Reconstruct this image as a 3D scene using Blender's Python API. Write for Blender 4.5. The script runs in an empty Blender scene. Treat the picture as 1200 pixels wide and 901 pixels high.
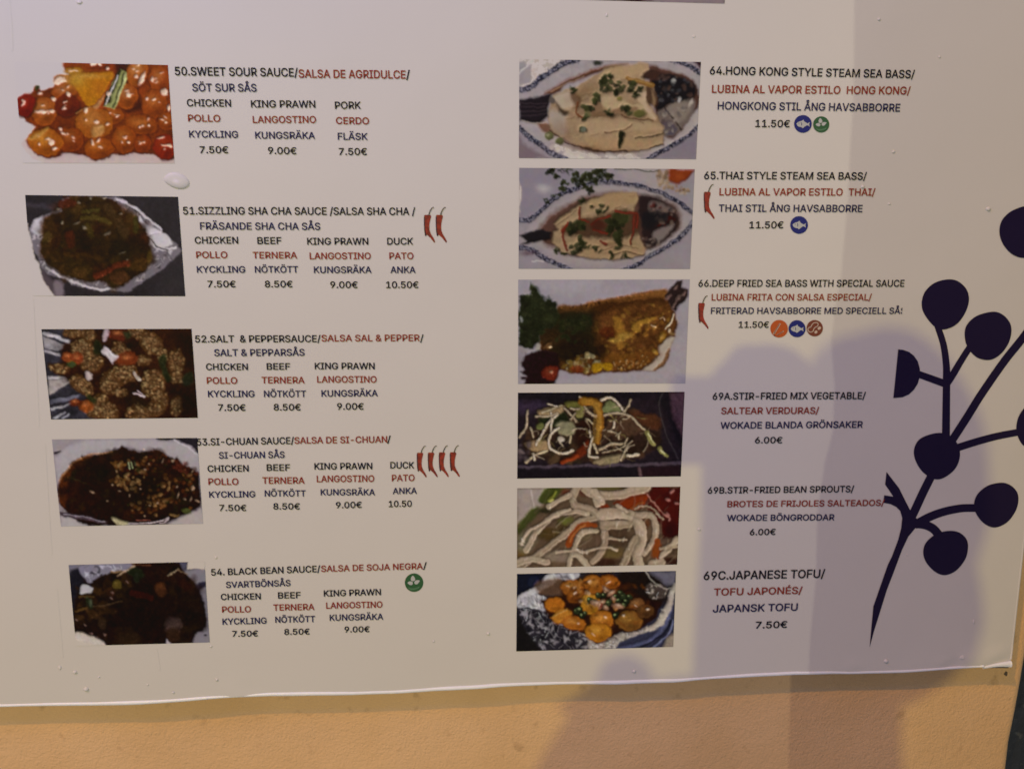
import bpy, bmesh, math, random
import numpy as np
from mathutils import Vector, Matrix, Quaternion

AMB, PX, PY, PZ, PT = .286, 222, 1270, 75, 12
SATK = .42; TOFF = .014; CAPK = .90
C = bpy.context.scene.collection
scene = bpy.context.scene
random.seed(4)

# ------------------------------------------------------------------ camera
# World: the front of the menu board is the plane y = 0, facing -Y; X to the right, Z up; metres.
F_PX = 910.0                      # focal length in pixels of the 1200 px wide photograph
CAM = Vector((0.0, -0.75, 1.52))
_R = Vector((12000.0, -160.0, F_PX)).normalized()            # board's right, in camera axes (right, down, forward)
_D = Vector((5.0, 5550.0, F_PX)); _D = (_D - _R * _D.dot(_R)).normalized()
_N = _R.cross(_D)
def cam2world(v): return Vector((v.dot(_R), v.dot(_N), -v.dot(_D)))
cam_data = bpy.data.cameras.new('camera')
cam = bpy.data.objects.new('camera', cam_data); C.objects.link(cam)
cx, cy, cz = cam2world(Vector((1, 0, 0))), cam2world(Vector((0, -1, 0))), cam2world(Vector((0, 0, -1)))
cam.matrix_world = Matrix(((cx.x, cy.x, cz.x, CAM.x), (cx.y, cy.y, cz.y, CAM.y), (cx.z, cy.z, cz.z, CAM.z), (0, 0, 0, 1)))
cam_data.sensor_width = 36.0; cam_data.lens = F_PX / 1200 * 36.0
cam_data.clip_start = 0.01; cam_data.clip_end = 100
scene.camera = cam
def on_plane(px, py, y=0.0):
    """the point of the plane y = const that the photograph shows at (px, py): used to measure positions on the board"""
    d = cam2world(Vector((px - 600.0, py - 450.5, F_PX)))
    return CAM + d * ((y - CAM.y) / d.y)
MPP = (on_plane(601, 450) - on_plane(600, 450)).length

# ------------------------------------------------------------------ light
world = bpy.data.worlds.new('World'); scene.world = world; world.use_nodes = True
bg = world.node_tree.nodes['Background']
bg.inputs['Color'].default_value = (.870, .865, .95, 1); bg.inputs['Strength'].default_value = AMB
scene.view_settings.view_transform = 'Standard'; scene.view_settings.look = 'None'
scene.view_settings.exposure = 0; scene.view_settings.gamma = 1
scene.view_settings.use_curve_mapping = False
scene.cycles.filter_width = 1.65          # the phone lens is a little soft
def lamp(name, loc, power, col, radius):
    d = bpy.data.lights.new(name, 'POINT'); d.energy = power; d.color = col; d.shadow_soft_size = radius
    o = bpy.data.objects.new(name, d); o.location = loc; C.objects.link(o); return o
# the lamps' places follow from the shadows they throw
_b = on_plane(872, 470)
LAMP_X = CAM + (CAM - _b) * 5.0                       # behind the photographer's left shoulder
LAMP_Y = Vector((-3.9, -4.0, 1.1 + 6.5))             # high street lamp: board's own shadow on the wall
LAMP_Z = Vector((2.3, -3.6, 2.2))                     # lamp to the right: the shadow on the right-hand side
lamp('lamp_behind', LAMP_X, PX, (1.0, .83, .20), .030)
lamp('lamp_high', LAMP_Y, PY, (1.0, .49, .03), .07)
lamp('lamp_right', LAMP_Z, PZ, (1.0, .905, .675), .011)
# added cool fill light above the top left of the board
d = bpy.data.lights.new('cool_fill', 'AREA'); d.shape = 'RECTANGLE'; d.size = 1.2; d.size_y = .12; d.energy = PT; d.color = (.05, .24, 1.0)
o = bpy.data.objects.new('cool_fill', d); o.location = (-.75, -.8, 2.55); C.objects.link(o)
o.rotation_euler = (Vector((-.2, 0, 1.9)) - o.location).to_track_quat('-Z', 'Y').to_euler()

# ------------------------------------------------------------------ materials
# ------------------------------------------------------------------ printed dish pictures
# Each print is a flat picture: colours are evaluated per point of its sheet.
def srgb2lin(c):
    c = np.asarray(c, float) / 255.0
    return np.where(c <= .04045, c / 12.92, ((c + .055) / 1.055) ** 2.4)
def hx(s):
    return srgb2lin([int(s[i:i + 2], 16) for i in (0, 2, 4)])
def vnoise(x, y, seed):
    xi, yi = np.floor(x).astype(np.int64), np.floor(y).astype(np.int64)
    fx, fy = x - xi, y - yi
    fx, fy = fx * fx * (3 - 2 * fx), fy * fy * (3 - 2 * fy)
    def h(a, b):
        n = (a * 374761393 + b * 668265263 + seed * 1442695041) & 0xffffffff
        n = ((n ^ (n >> 13)) * 1274126177) & 0xffffffff
        return ((n ^ (n >> 16)) & 0xffff) / 65535.0
    return (h(xi, yi) * (1 - fx) + h(xi + 1, yi) * fx) * (1 - fy) + (h(xi, yi + 1) * (1 - fx) + h(xi + 1, yi + 1) * fx) * fy
def fbm(x, y, s, seed, o=3):
    r = 0; a = .5; t = 0
    for k in range(o):
        r = r + a * vnoise(x / s, y / s, seed + 17 * k); t += a; a *= .55; s = s / 2.07
    return r / t
def smooth(pts, closed=True, n=6):
    p = np.array(pts, float); m = len(p); out = []
    for i in range(m if closed else m - 1):
        g = lambda k: p[k % m] if closed else p[min(max(k, 0), m - 1)]
        a, b, c, d = g(i - 1), g(i), g(i + 1), g(i + 2)
        for k in range(n):
            t = k / n
            out.append(.5 * ((2 * b) + (c - a) * t + (2 * a - 5 * b + 4 * c - d) * t * t + (3 * b - a - 3 * c + d) * t ** 3))
    if not closed: out.append(p[-1])
    return np.array(out)
class Paint:
    def __init__(s, X, Y, base, seed=1):
        s.X, s.Y = X, Y; s.C = np.tile(hx(base), (len(X), 1)); s.seed = seed
        s.r = random.Random(seed)
    def _w(s, warp, ws):
        if not warp: return s.X, s.Y
        s.seed += 1
        return (s.X + warp * 2 * (fbm(s.X, s.Y, ws, s.seed) - .5), s.Y + warp * 2 * (fbm(s.X, s.Y, ws, s.seed + 99) - .5))
    def mix(s, m, col, idx=None):
        col = hx(col) if isinstance(col, str) else col
        m = m[:, None]
        if idx is None: s.C = s.C * (1 - m) + col * m
        else: s.C[idx] = s.C[idx] * (1 - m) + (col if np.ndim(col) == 1 else col) * m
    def sdf(s, pts, X, Y):
        p = np.array(pts, float); q = np.roll(p, -1, 0)
        d = np.full(len(X), 1e9); ins = np.zeros(len(X), bool)
        for (ax, ay), (bx, by) in zip(p, q):
            ex, ey = bx - ax, by - ay; L = ex * ex + ey * ey + 1e-9
            t = np.clip(((X - ax) * ex + (Y - ay) * ey) / L, 0, 1)
            d = np.minimum(d, (X - ax - t * ex) ** 2 + (Y - ay - t * ey) ** 2)
            if ay != by:
                c = ((ay > Y) != (by > Y)) & (X < (bx - ax) * (Y - ay) / (by - ay) + ax)
                ins ^= c
        return np.where(ins, -1, 1) * np.sqrt(d)
    def poly(s, pts, col, soft=6, warp=0, ws=40, a=1, sm=True, shade=0):
        if sm: pts = smooth(pts, True, 4)
        soft = soft * 1.6 + 2
        X, Y = s._w(warp, ws)
        p = np.array(pts); m_ = soft * 2 + warp + 4
        idx = np.nonzero((s.X > p[:, 0].min() - m_) & (s.X < p[:, 0].max() + m_) & (s.Y > p[:, 1].min() - m_) & (s.Y < p[:, 1].max() + m_))[0]
        if not len(idx): return
        d = s.sdf(pts, X[idx], Y[idx])
        m = np.clip(.5 - d / soft, 0, 1) * a
        c = hx(col)
        if shade:                       # rim of the lump a little darker, as the print shows it
            c = c[None] * (1 - shade * np.clip(1 + d / (abs(d.min()) + 1e-6), 0, 1) ** 2)[:, None]
        s.mix(m, c, idx)
    def ell(s, cx, cy, rx, ry, col, ang=0, soft=6, a=1, warp=0, ws=25):
        soft = soft * 1.35
        R = max(rx, ry) + soft * 2 + warp
        idx = np.nonzero((abs(s.X - cx) < R) & (abs(s.Y - cy) < R))[0]
        if not len(idx): return
        X, Y = s.X[idx] - cx, s.Y[idx] - cy
        if warp:
            s.seed += 1
            X = X + warp * 2 * (fbm(s.X[idx], s.Y[idx], ws, s.seed) - .5); Y = Y + warp * 2 * (fbm(s.X[idx], s.Y[idx], ws, s.seed + 7) - .5)
        t = math.radians(ang); u, v = X * math.cos(t) + Y * math.sin(t), -X * math.sin(t) + Y * math.cos(t)
        r = np.sqrt((u / rx) ** 2 + (v / ry) ** 2)
        s.mix(np.clip(.5 - (r - 1) * min(rx, ry) / soft, 0, 1) * a, col, idx)
    def glow(s, cx, cy, rx, ry, col, ang=0, a=1, pw=1.0):
        idx = np.nonzero((abs(s.X - cx) < 2.6 * max(rx, ry)) & (abs(s.Y - cy) < 2.6 * max(rx, ry)))[0]
        if not len(idx): return
        X, Y = s.X[idx] - cx, s.Y[idx] - cy
        t = math.radians(ang); u, v = X * math.cos(t) + Y * math.sin(t), -X * math.sin(t) + Y * math.cos(t)
        s.mix(np.exp(-((u / rx) ** 2 + (v / ry) ** 2) * pw) * a, col, idx)
    def line(s, pts, w, col, soft=5, a=1, sm=True, w2=None, warp=0):
        if sm and len(pts) > 2: pts = smooth(pts, False, 5)
        p = np.array(pts, float); w2 = w if w2 is None else w2; n = len(p) - 1
        M = max(w, w2) + soft * 2 + warp
        idx = np.nonzero((s.X > p[:, 0].min() - M) & (s.X < p[:, 0].max() + M) & (s.Y > p[:, 1].min() - M) & (s.Y < p[:, 1].max() + M))[0]
        if not len(idx): return
        X, Y = s.X[idx], s.Y[idx]
        if warp:
            s.seed += 1
            X = X + warp * 2 * (fbm(X, Y, 25, s.seed) - .5); Y = Y + warp * 2 * (fbm(X, Y, 25, s.seed + 7) - .5)
        best = np.full(len(X), 1e9)
        for k in range(n):
            (ax, ay), (bx, by) = p[k], p[k + 1]; ex, ey = bx - ax, by - ay; L = ex * ex + ey * ey + 1e-9
            t = np.clip(((X - ax) * ex + (Y - ay) * ey) / L, 0, 1)
            ww = (w + (w2 - w) * (k + t) / n) / 2
            best = np.minimum(best, np.sqrt((X - ax - t * ex) ** 2 + (Y - ay - t * ey) ** 2) - ww)
        s.mix(np.clip(.5 - best / soft, 0, 1) * a, col, idx)
    def strand(s, pts, w, col, hi, lo, soft=4, a=1):
        """a noodle, sprout or strip: dark rim, body, lit streak"""
        s.line(pts, w + 7, lo, soft + 3, a * .75); s.line(pts, w, col, soft, a)
        q = [(x - w * .13, y - w * .16) for x, y in pts]; s.line(q, w * .34, hi, soft, a * .8)
    def mod(s, amt, scale, pts=None, seed=5, o=4, soft=14):
        """light and dark mottling of the print"""
        f = 1 + amt * 2 * (fbm(s.X, s.Y, scale, seed, o) - .5) * 1.6
        if pts is not None:
            m = np.clip(.5 - s.sdf(pts, s.X, s.Y) / soft, 0, 1); f = 1 + (f - 1) * m
        s.C = np.clip(s.C * f[:, None], 0.0015, 1)
    def scatter(s, pts, n, r0, r1, cols, seed=3, a=(.5, 1), soft=5, asp=1.6, warp=3, dens=None):
        R = random.Random(seed); p = np.array(pts); k = 0; tries = 0
        x0, y0 = p.min(0); x1, y1 = p.max(0)
        while k < n and tries < n * 12:
            tries += 1
            x, y = R.uniform(x0, x1), R.uniform(y0, y1)
            if s.sdf(pts, np.array([x]), np.array([y]))[0] > 0: continue
            if dens and R.random() > dens(x, y): continue
            k += 1; r = R.uniform(r0, r1)
            s.ell(x, y, r * R.uniform(1, asp), r, R.choice(cols), R.uniform(0, 180), soft, R.uniform(*a), warp)
    def lump(s, cx, cy, rx, ry, col, hi, lo, ang=0, warp=8, n=3, seed=1, spec='F0D8C0'):
        s.ell(cx + 2, cy + 4, rx + 5, ry + 5, lo, ang, 10, .8, warp)
        s.ell(cx, cy, rx, ry, col, ang, 7, 1, warp)
        s.glow(cx + rx * .25, cy + ry * .5, rx * .6, ry * .45, lo, ang, .55)
        s.glow(cx - rx * .15, cy - ry * .25, rx * .5, ry * .42, hi, ang, .75)
        R = random.Random(seed * 77 + int(cx))
        for k in range(n):
            s.ell(cx + R.uniform(-.5, .4) * rx, cy + R.uniform(-.65, .25) * ry, R.uniform(5, 13), R.uniform(3, 8), spec, R.uniform(-50, 40), 6, R.uniform(.5, .95), 4)
    def crumb(s, cx, cy, rx, ry, ang, seed, cols=('8E6A42', '7C5634', '684628', 'A08458', '5A3A20'), lo='3A2214', n=None):
        """a piece in craggy fried crumbs"""
        s.ell(cx, cy, rx, ry, '5E3E20', ang, 10, .95, 14, 30)
        R = random.Random(seed); t = math.radians(ang)
        for k in range(n or int(rx * ry / 55)):
            u, v = R.gauss(0, .45), R.gauss(0, .45)
            if u * u + v * v > 1: continue
            x = cx + u * rx * math.cos(t) - v * ry * math.sin(t); y = cy + u * rx * math.sin(t) + v * ry * math.cos(t)
            r = R.uniform(6, 15)
            s.ell(x + 3, y + 4, r * 1.1, r, lo, 0, 6, .55, 3); s.ell(x, y, r, r * .8, R.choice(cols), R.uniform(0, 90), 6, R.uniform(.6, .95), 4)
            s.ell(x - 2, y - 3, r * .4, r * .3, 'C0A070', 0, 5, R.uniform(.1, .6))
def foil(P, pts, n, seed, light='C9C6CC', dark='2A2630', mid='8C8890', w=(4, 16), L=(20, 70)):
    """crumpled foil: facets and creases"""
    P.poly(pts, mid, 6, 5, 30); p = np.array(pts); R = random.Random(seed)
    x0, y0 = p.min(0); x1, y1 = p.max(0); k = 0
    sub = []
    for _ in range(n * 15):
        if k >= n: break
        x, y = R.uniform(x0, x1), R.uniform(y0, y1)
        if P.sdf(pts, np.array([x]), np.array([y]))[0] > -3: continue
        k += 1; a = R.uniform(0, 6.28); l = R.uniform(*L); ww = R.uniform(*w)
        dx, dy = math.cos(a), math.sin(a); b = l * R.uniform(.2, .6)
        tri = [(x - dx * l / 2, y - dy * l / 2), (x + dx * l / 2, y + dy * l / 2), (x - dy * b, y + dx * b)]
        m = P.sdf(pts, np.array([q[0] for q in tri]), np.array([q[1] for q in tri])).max()
        if m > 8: continue
        P.poly(tri, R.choice([light, mid, light, mid, dark, dark]), 5, 0, a=R.uniform(.55, .95), sm=False)
        if R.random() < .5: P.line([tri[0], tri[1]], ww * .35, R.choice([light, dark, light, 'D4D0D2']), 4, .8, sm=False)

def dish_sweet_sour(P):
    W = PANEL_HEX['50']
    P.C[:] = hx(W)
    body = [(395, 60), (1130, 60), (1130, 700), (1090, 725), (1010, 715), (960, 690), (830, 680), (780, 690), (700, 690), (640, 715), (580, 735), (520, 690), (440, 690), (375, 665), (345, 700), (250, 712), (190, 695), (150, 640), (120, 590), (160, 545), (180, 500), (110, 460), (70, 400), (58, 330), (100, 300), (150, 270), (185, 235), (215, 270), (300, 235), (330, 185), (400, 150)]
    P.poly([(120, 600), (560, 660), (1130, 640), (1130, 760), (640, 745), (240, 740)], 'B8A8A8', 40, 0, a=.7)
    P.poly(body, '8A3A12', 6, 5, 30, sm=False)
    P.mod(.5, 90, body, 4)
    P.poly([(380, 60), (700, 70), (690, 150), (420, 160)], '9A4214', 10, 6)
    P.poly([(700, 60), (800, 70), (880, 330), (860, 390), (760, 380)], '4A1C0C', 14, 8)
    for a in [(430, 130, 60, 25, 'C88A28', 'DDA040', '7A3A10', 0), (360, 200, 60, 42, 'B8682A', 'E0C890', '7A3410', 0), (585, 90, 70, 26, '9A4014', 'C87038', '5A2008', 0),
              (240, 400, 85, 95, 'B05A1E', 'D08C48', '5E220A', 0), (370, 270, 80, 65, 'AE541C', 'CC8850', '6E2C0E', 0), (390, 360, 80, 75, '74240E', '8A3A18', '4A1408', 0),
              (110, 360, 62, 78, '8A1C10', 'A83020', '4E0C08', 30), (860, 140, 70, 95, 'B4601E', 'E0A058', '6A280C', 20), (1010, 190, 75, 90, 'AE501A', 'D08040', '6A240A', -10),
              (975, 350, 90, 100, 'A84E18', 'C87A38', '60220A', 0), (1060, 470, 60, 60, 'A04814', 'C07030', '5C200A', 0), (790, 300, 70, 85, 'AE561A', 'D28C50', '64280C', 0),
              (700, 430, 70, 60, 'A85018', 'CC7C38', '60240A', 0), (890, 490, 110, 68, 'A04A16', 'CC8038', '58200A', 8), (570, 480, 125, 105, 'B4641E', 'D89448', '6A2C0C', 0),
              (410, 590, 80, 85, '9C4414', 'C07034', '541C08', 20), (245, 610, 115, 92, 'B8641C', 'E09C38', '742E0C', 10), (600, 650, 100, 75, 'A85014', 'D08034', '60220A', 0),
              (770, 590, 80, 95, 'A44C16', 'CC7C34', '5A2008', 0), (895, 620, 62, 60, '9C3E14', 'B86028', '58200A', 0), (1045, 640, 75, 85, '9A2812', 'B84420', '5E120A', 0)]:
        P.lump(*a[:4], a[4], a[5], a[6], a[7], n=3)
    P.poly([(412, 158), (560, 150), (695, 142), (660, 235), (600, 320), (545, 372), (500, 340), (450, 250)], 'D08A18', 7, 3, a=1)
    P.glow(450, 190, 60, 50, 'D8B040', 0, .8); P.glow(600, 250, 70, 60, 'C87820', 0, .6); P.glow(520, 170, 120, 14, 'E0B050', 0, .7)
    P.poly([(640, 290), (600, 380), (570, 370)], 'C8925C', 8)
    P.poly([(745, 115), (785, 140), (790, 175), (712, 385), (635, 372), (690, 215)], '9CB070', 5, 2, sm=False)
    P.poly([(735, 118), (750, 125), (675, 345), (640, 365), (640, 320), (700, 200)], '1C2018', 6, 3, sm=False)
    P.line([(765, 150), (700, 372)], 14, '648A3A', 8); P.line([(778, 160), (722, 330)], 14, 'C2CC98', 9, .8)
    P.line([(728, 160), (680, 280), (650, 355)], 8, 'D8DCD8', 5, .8)
    P.poly([(505, 400), (560, 380), (610, 420), (560, 440)], 'C88038', 12, 3, a=.7)
    P.poly([(545, 530), (580, 490), (640, 500), (620, 560), (560, 565)], 'DDAA60', 12, 6, a=.8)
    P.line([(445, 420), (500, 385), (550, 378)], 9, 'D09858', 6, .7)
    P.poly([(130, 590), (180, 555), (260, 505), (250, 540), (180, 590)], 'DCA850', 8, 4, a=.8)
    for x, y, rx, ry, an in [(225, 400, 42, 12, -4), (290, 400, 18, 14, 0), (298, 320, 18, 12, 0), (285, 610, 20, 18, 0), (262, 590, 16, 8, 0), (312, 655, 14, 9, 0), (345, 518, 13, 10, 30), (365, 548, 20, 9, 30), (400, 288, 12, 10, 0), (372, 380, 13, 6, 0),
                             (518, 398, 16, 17, 0), (585, 470, 16, 12, 0), (665, 485, 12, 8, -20), (1040, 272, 24, 22, 20), (928, 322, 13, 12, 0), (890, 180, 16, 42, 30), (850, 168, 12, 10, 0), (960, 190, 9, 14, 20), (795, 290, 14, 16, 0), (935, 497, 9, 8, 0),
                             (1080, 632, 18, 14, 10), (1022, 580, 18, 6, -10), (560, 610, 8, 18, -20), (600, 600, 8, 16, 30), (205, 285, 14, 9, 0), (330, 200, 36, 22, -20), (560, 88, 18, 12, 0), (605, 92, 12, 9, 0), (660, 118, 9, 9, 0), (785, 570, 8, 8, 0), (1075, 380, 10, 20, 0), (670, 285, 18, 12, 60)]:
        P.ell(x, y, rx, ry, 'E4D2BC', an, 8, .85, 5)
    P.ell(190, 248, 18, 12, '3C4A28', -50, 6); P.mod(.12, 22, body, 9)

def dish_sizzling(P):
    P.mod(.25, 200, None, 2)
    P.line([(60, 110), (250, 130)], 30, '3A363E', 26, .8)
    bowl = [(90, 290), (125, 215), (180, 190), (270, 140), (340, 60), (650, 62), (700, 95), (850, 200), (980, 300), (1095, 410), (1030, 490), (920, 580), (800, 650), (720, 695), (600, 688), (420, 660), (300, 610), (190, 560), (140, 460), (95, 380)]
    foil(P, bowl, 520, 3, 'BDBABE', '26222A', '6E6A72', (3, 9), (14, 60))
    for pts in [[(670, 80), (730, 100), (810, 150), (900, 230), (965, 275)], [(820, 190), (850, 250), (880, 300), (960, 290)], [(890, 360), (960, 410), (1060, 400)], [(200, 530), (300, 600), (420, 640)], [(430, 650), (560, 680), (650, 680)]]:
        P.line(pts, 15, 'D2D0D6', 7, .85, warp=5)
    P.poly([(810, 190), (870, 250), (960, 285), (900, 310), (850, 320), (830, 250)], 'D2D2D8', 8, 5, a=.9)
    P.poly([(880, 330), (980, 300), (1040, 370), (960, 400), (900, 370)], 'C8C8CC', 8, 5, a=.9)
    P.line([(858, 325), (900, 350), (940, 395), (1010, 415)], 9, '25222A', 5, .9)
    P.poly([(120, 220), (175, 200), (180, 260), (150, 310), (90, 290)], 'C4C4CC', 8, 5, a=.8)
    food = [(185, 200), (290, 160), (300, 90), (380, 55), (600, 60), (660, 90), (700, 150), (800, 190), (820, 250), (855, 265), (865, 310), (850, 330), (880, 400), (890, 480), (850, 560), (760, 610), (700, 660), (600, 640), (560, 620), (440, 625), (300, 580), (200, 500), (150, 430), (165, 330)]
    P.poly(food, '2E1C0E', 8, 8, 40, sm=False)
    P.scatter(food, 170, 12, 40, ['3C2612', '4A3018', '2A180C', '1E1410', '523A1C', '3A2A14', '45200F'], 8, (.35, .8), 14, 2.6, 6)
    for pts, w, c in [([(430, 200), (520, 200), (620, 235)], 26, '6A5A28'), ([(540, 150), (440, 160)], 26, '5A5024'), ([(600, 130), (680, 230), (720, 310)], 60, '4E3820'), ([(790, 200), (790, 290)], 30, '44401C'), ([(470, 250), (490, 320)], 40, '5A4A20'),
                      ([(330, 440), (430, 450), (540, 460)], 30, '5A3A1C'), ([(350, 310), (360, 370)], 60, '5C2418'), ([(300, 110), (370, 100)], 50, '5A2418'), ([(520, 590), (590, 560), (660, 520), (750, 500)], 40, '7A3220'), ([(590, 300), (590, 420)], 50, '4A3018')]:
        P.line(pts, w, c, 14, .85, warp=8)
    P.ell(405, 565, 55, 40, '5E4220', 0, 14, .9, 8); P.ell(680, 600, 65, 45, '5E3A22', 0, 14, .9, 8); P.ell(200, 240, 45, 45, '4A3018', 0, 14, .8, 8); P.ell(200, 330, 35, 30, '5E4A24', 0, 14, .8, 8)
    P.ell(815, 510, 60, 45, '54381A', 0, 14, .9, 8); P.ell(880, 460, 18, 45, '6A5424', 0, 10, .8, 5)
    P.glow(700, 400, 120, 70, '14100E', 0, .85); P.glow(460, 370, 100, 60, '1E120C', 0, .7); P.glow(340, 190, 40, 50, '14100C', 0, .8)
    for x, y, a, b in [(398, 232, 26, 12), (450, 268, 12, 20), (600, 300, 22, 14), (298, 232, 10, 10), (690, 170, 10, 8), (495, 72, 10, 9), (585, 70, 13, 7), (732, 480, 6, 6), (705, 435, 14, 4), (410, 95, 9, 5), (270, 140, 14, 10)]:
        P.ell(x, y, a * .75, b * .65, '8E8672', -20, 8, .75, 4)
    P.glow(520, 400, 300, 220, '1C120A', 0, .5, .8); P.mod(.35, 20, food, 12)
    P.poly([(1020, 560), (1130, 480), (1140, 740), (960, 740)], '2A282C', 40, a=.6)
    P.poly([(150, 500), (220, 600), (310, 660), (300, 740), (250, 740), (180, 610)], '4A4248', 12, a=.9)
    P.poly([(250, 620), (310, 650), (290, 740), (255, 740)], '7A7078', 12, a=.8)
    P.poly([(40, 225), (72, 240), (88, 330), (100, 400), (118, 470), (150, 500), (165, 570), (190, 640), (252, 728), (20, 760)], PANEL_HEX['51'], 6, sm=False)

def dish_salt_pepper(P):
    P.poly([(30, 40), (420, 40), (330, 250), (320, 360), (430, 600), (420, 720), (80, 720)], '28262E', 20)
    for pts, c in [([(60, 82), (120, 92), (245, 140), (240, 165), (140, 120), (60, 104)], 'B4B0B2'), ([(60, 110), (220, 180), (170, 215), (72, 200)], '8A8688'), ([(75, 210), (180, 235), (180, 250), (75, 225)], 'A8A4A8'),
                   ([(90, 395), (200, 388), (230, 400), (95, 412)], 'B2AEAE'), ([(95, 415), (230, 405), (262, 425), (120, 515), (105, 520)], '948C88'), ([(115, 560), (320, 520), (300, 545), (118, 590)], '6A6A78'),
                   ([(115, 620), (210, 600), (290, 555), (215, 610), (118, 632)], 'B0B0B4'), ([(130, 690), (220, 640), (225, 648), (145, 697)], 'A8A8B0'), ([(190, 690), (245, 655), (248, 664), (205, 697)], '9C9CA8')]:
        P.poly(pts, c, 6, 3, sm=False, a=.95)
    P.poly([(220, 80), (1180, 40), (1180, 720), (420, 720), (420, 640), (350, 480), (240, 420), (90, 330), (100, 300), (190, 300), (200, 180), (250, 150)], '34180E', 18, 16, 50, sm=False)
    P.mod(.5, 70, None, 31)
    k = 0
    for c in [(280, 90, 70, 30, 0), (330, 200, 80, 75, 20), (400, 290, 80, 70, 10), (170, 335, 70, 30, 5), (330, 450, 90, 55, 35), (440, 600, 70, 90, 30), (520, 650, 70, 70, 0), (560, 400, 100, 70, -20), (640, 370, 90, 70, 10), (500, 470, 45, 50, 0),
              (830, 440, 85, 95, 10), (600, 500, 60, 30, 0), (600, 210, 60, 60, 0), (760, 280, 55, 35, 0), (820, 160, 95, 70, 40), (720, 90, 70, 35, 10), (900, 240, 40, 50, 0), (1000, 290, 60, 90, 0), (1000, 400, 50, 50, 0), (880, 560, 55, 90, -20), (1000, 600, 45, 75, 10),
              (760, 640, 90, 60, 10), (850, 620, 70, 50, 0), (380, 100, 50, 40, 0), (680, 660, 40, 40, 0)]:
        k += 1; P.crumb(*c, seed=k * 7)
    P.glow(680, 560, 110, 55, '1E100A', 5, .85); P.glow(700, 465, 60, 35, '1E100A', 0, .85); P.glow(680, 170, 60, 45, '1E0E0A', 0, .8); P.glow(480, 390, 40, 30, '241209', 0, .6)
    for x, y, rx, ry, an, c in [(235, 260, 42, 34, 0, '9A4A24'), (300, 265, 42, 42, 0, '924020'), (360, 600, 55, 42, 10, 'A05222'), (290, 580, 45, 25, 0, '6A2A12'), (650, 270, 80, 45, 0, '7A3418'), (590, 100, 70, 45, 0, '5E2416')]:
        P.ell(x, y, rx, ry, c, an, 10, .95, 8); P.glow(x - 8, y - 10, rx * .4, ry * .35, 'CC7C48', 0, .7)
    for pts, c in [([(430, 140), (470, 180), (470, 230), (430, 250), (410, 200)], '1C2A16'), ([(870, 260), (920, 240), (930, 330), (960, 410), (930, 430), (890, 350)], '1C3218'), ([(1040, 400), (1110, 360), (1120, 440), (1060, 470)], '18281A'), ([(620, 80), (680, 90), (660, 130), (625, 120)], '24301C'), ([(640, 600), (700, 540), (780, 560), (800, 600), (700, 590)], '2A1A0E'), ([(370, 510), (430, 560), (400, 590)], '2A3418')]:
        P.poly(pts, c, 12, 6, a=.9)
    P.ell(258, 308, 30, 18, '3E6A20', 0, 9, .95, 8)
    P.poly([(490, 185), (585, 250), (555, 298), (468, 222)], 'B8AEB0', 6, 2, sm=False); P.line([(500, 200), (570, 250)], 8, 'D8D0D4', 6)
    P.poly([(358, 360), (395, 365), (405, 405), (370, 412)], 'A89C98', 7, 3); P.poly([(495, 70), (522, 70), (505, 140), (482, 145)], 'A08E92', 7, 3); P.line([(705, 365), (740, 420)], 20, 'A09488', 7); P.line([(695, 510), (770, 530)], 12, 'C0B0B4', 6); P.line([(725, 495), (760, 515)], 6, 'C0B0B8', 5)
    P.glow(1090, 560, 120, 160, '150C0C', 0, .95); P.glow(1090, 140, 90, 90, '180C0C', 0, .9); P.glow(960, 120, 60, 60, '2C1410', 0, .6); P.glow(1080, 300, 30, 60, '1C1008', 0, .5)
    P.mod(.2, 16, None, 44)

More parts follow.
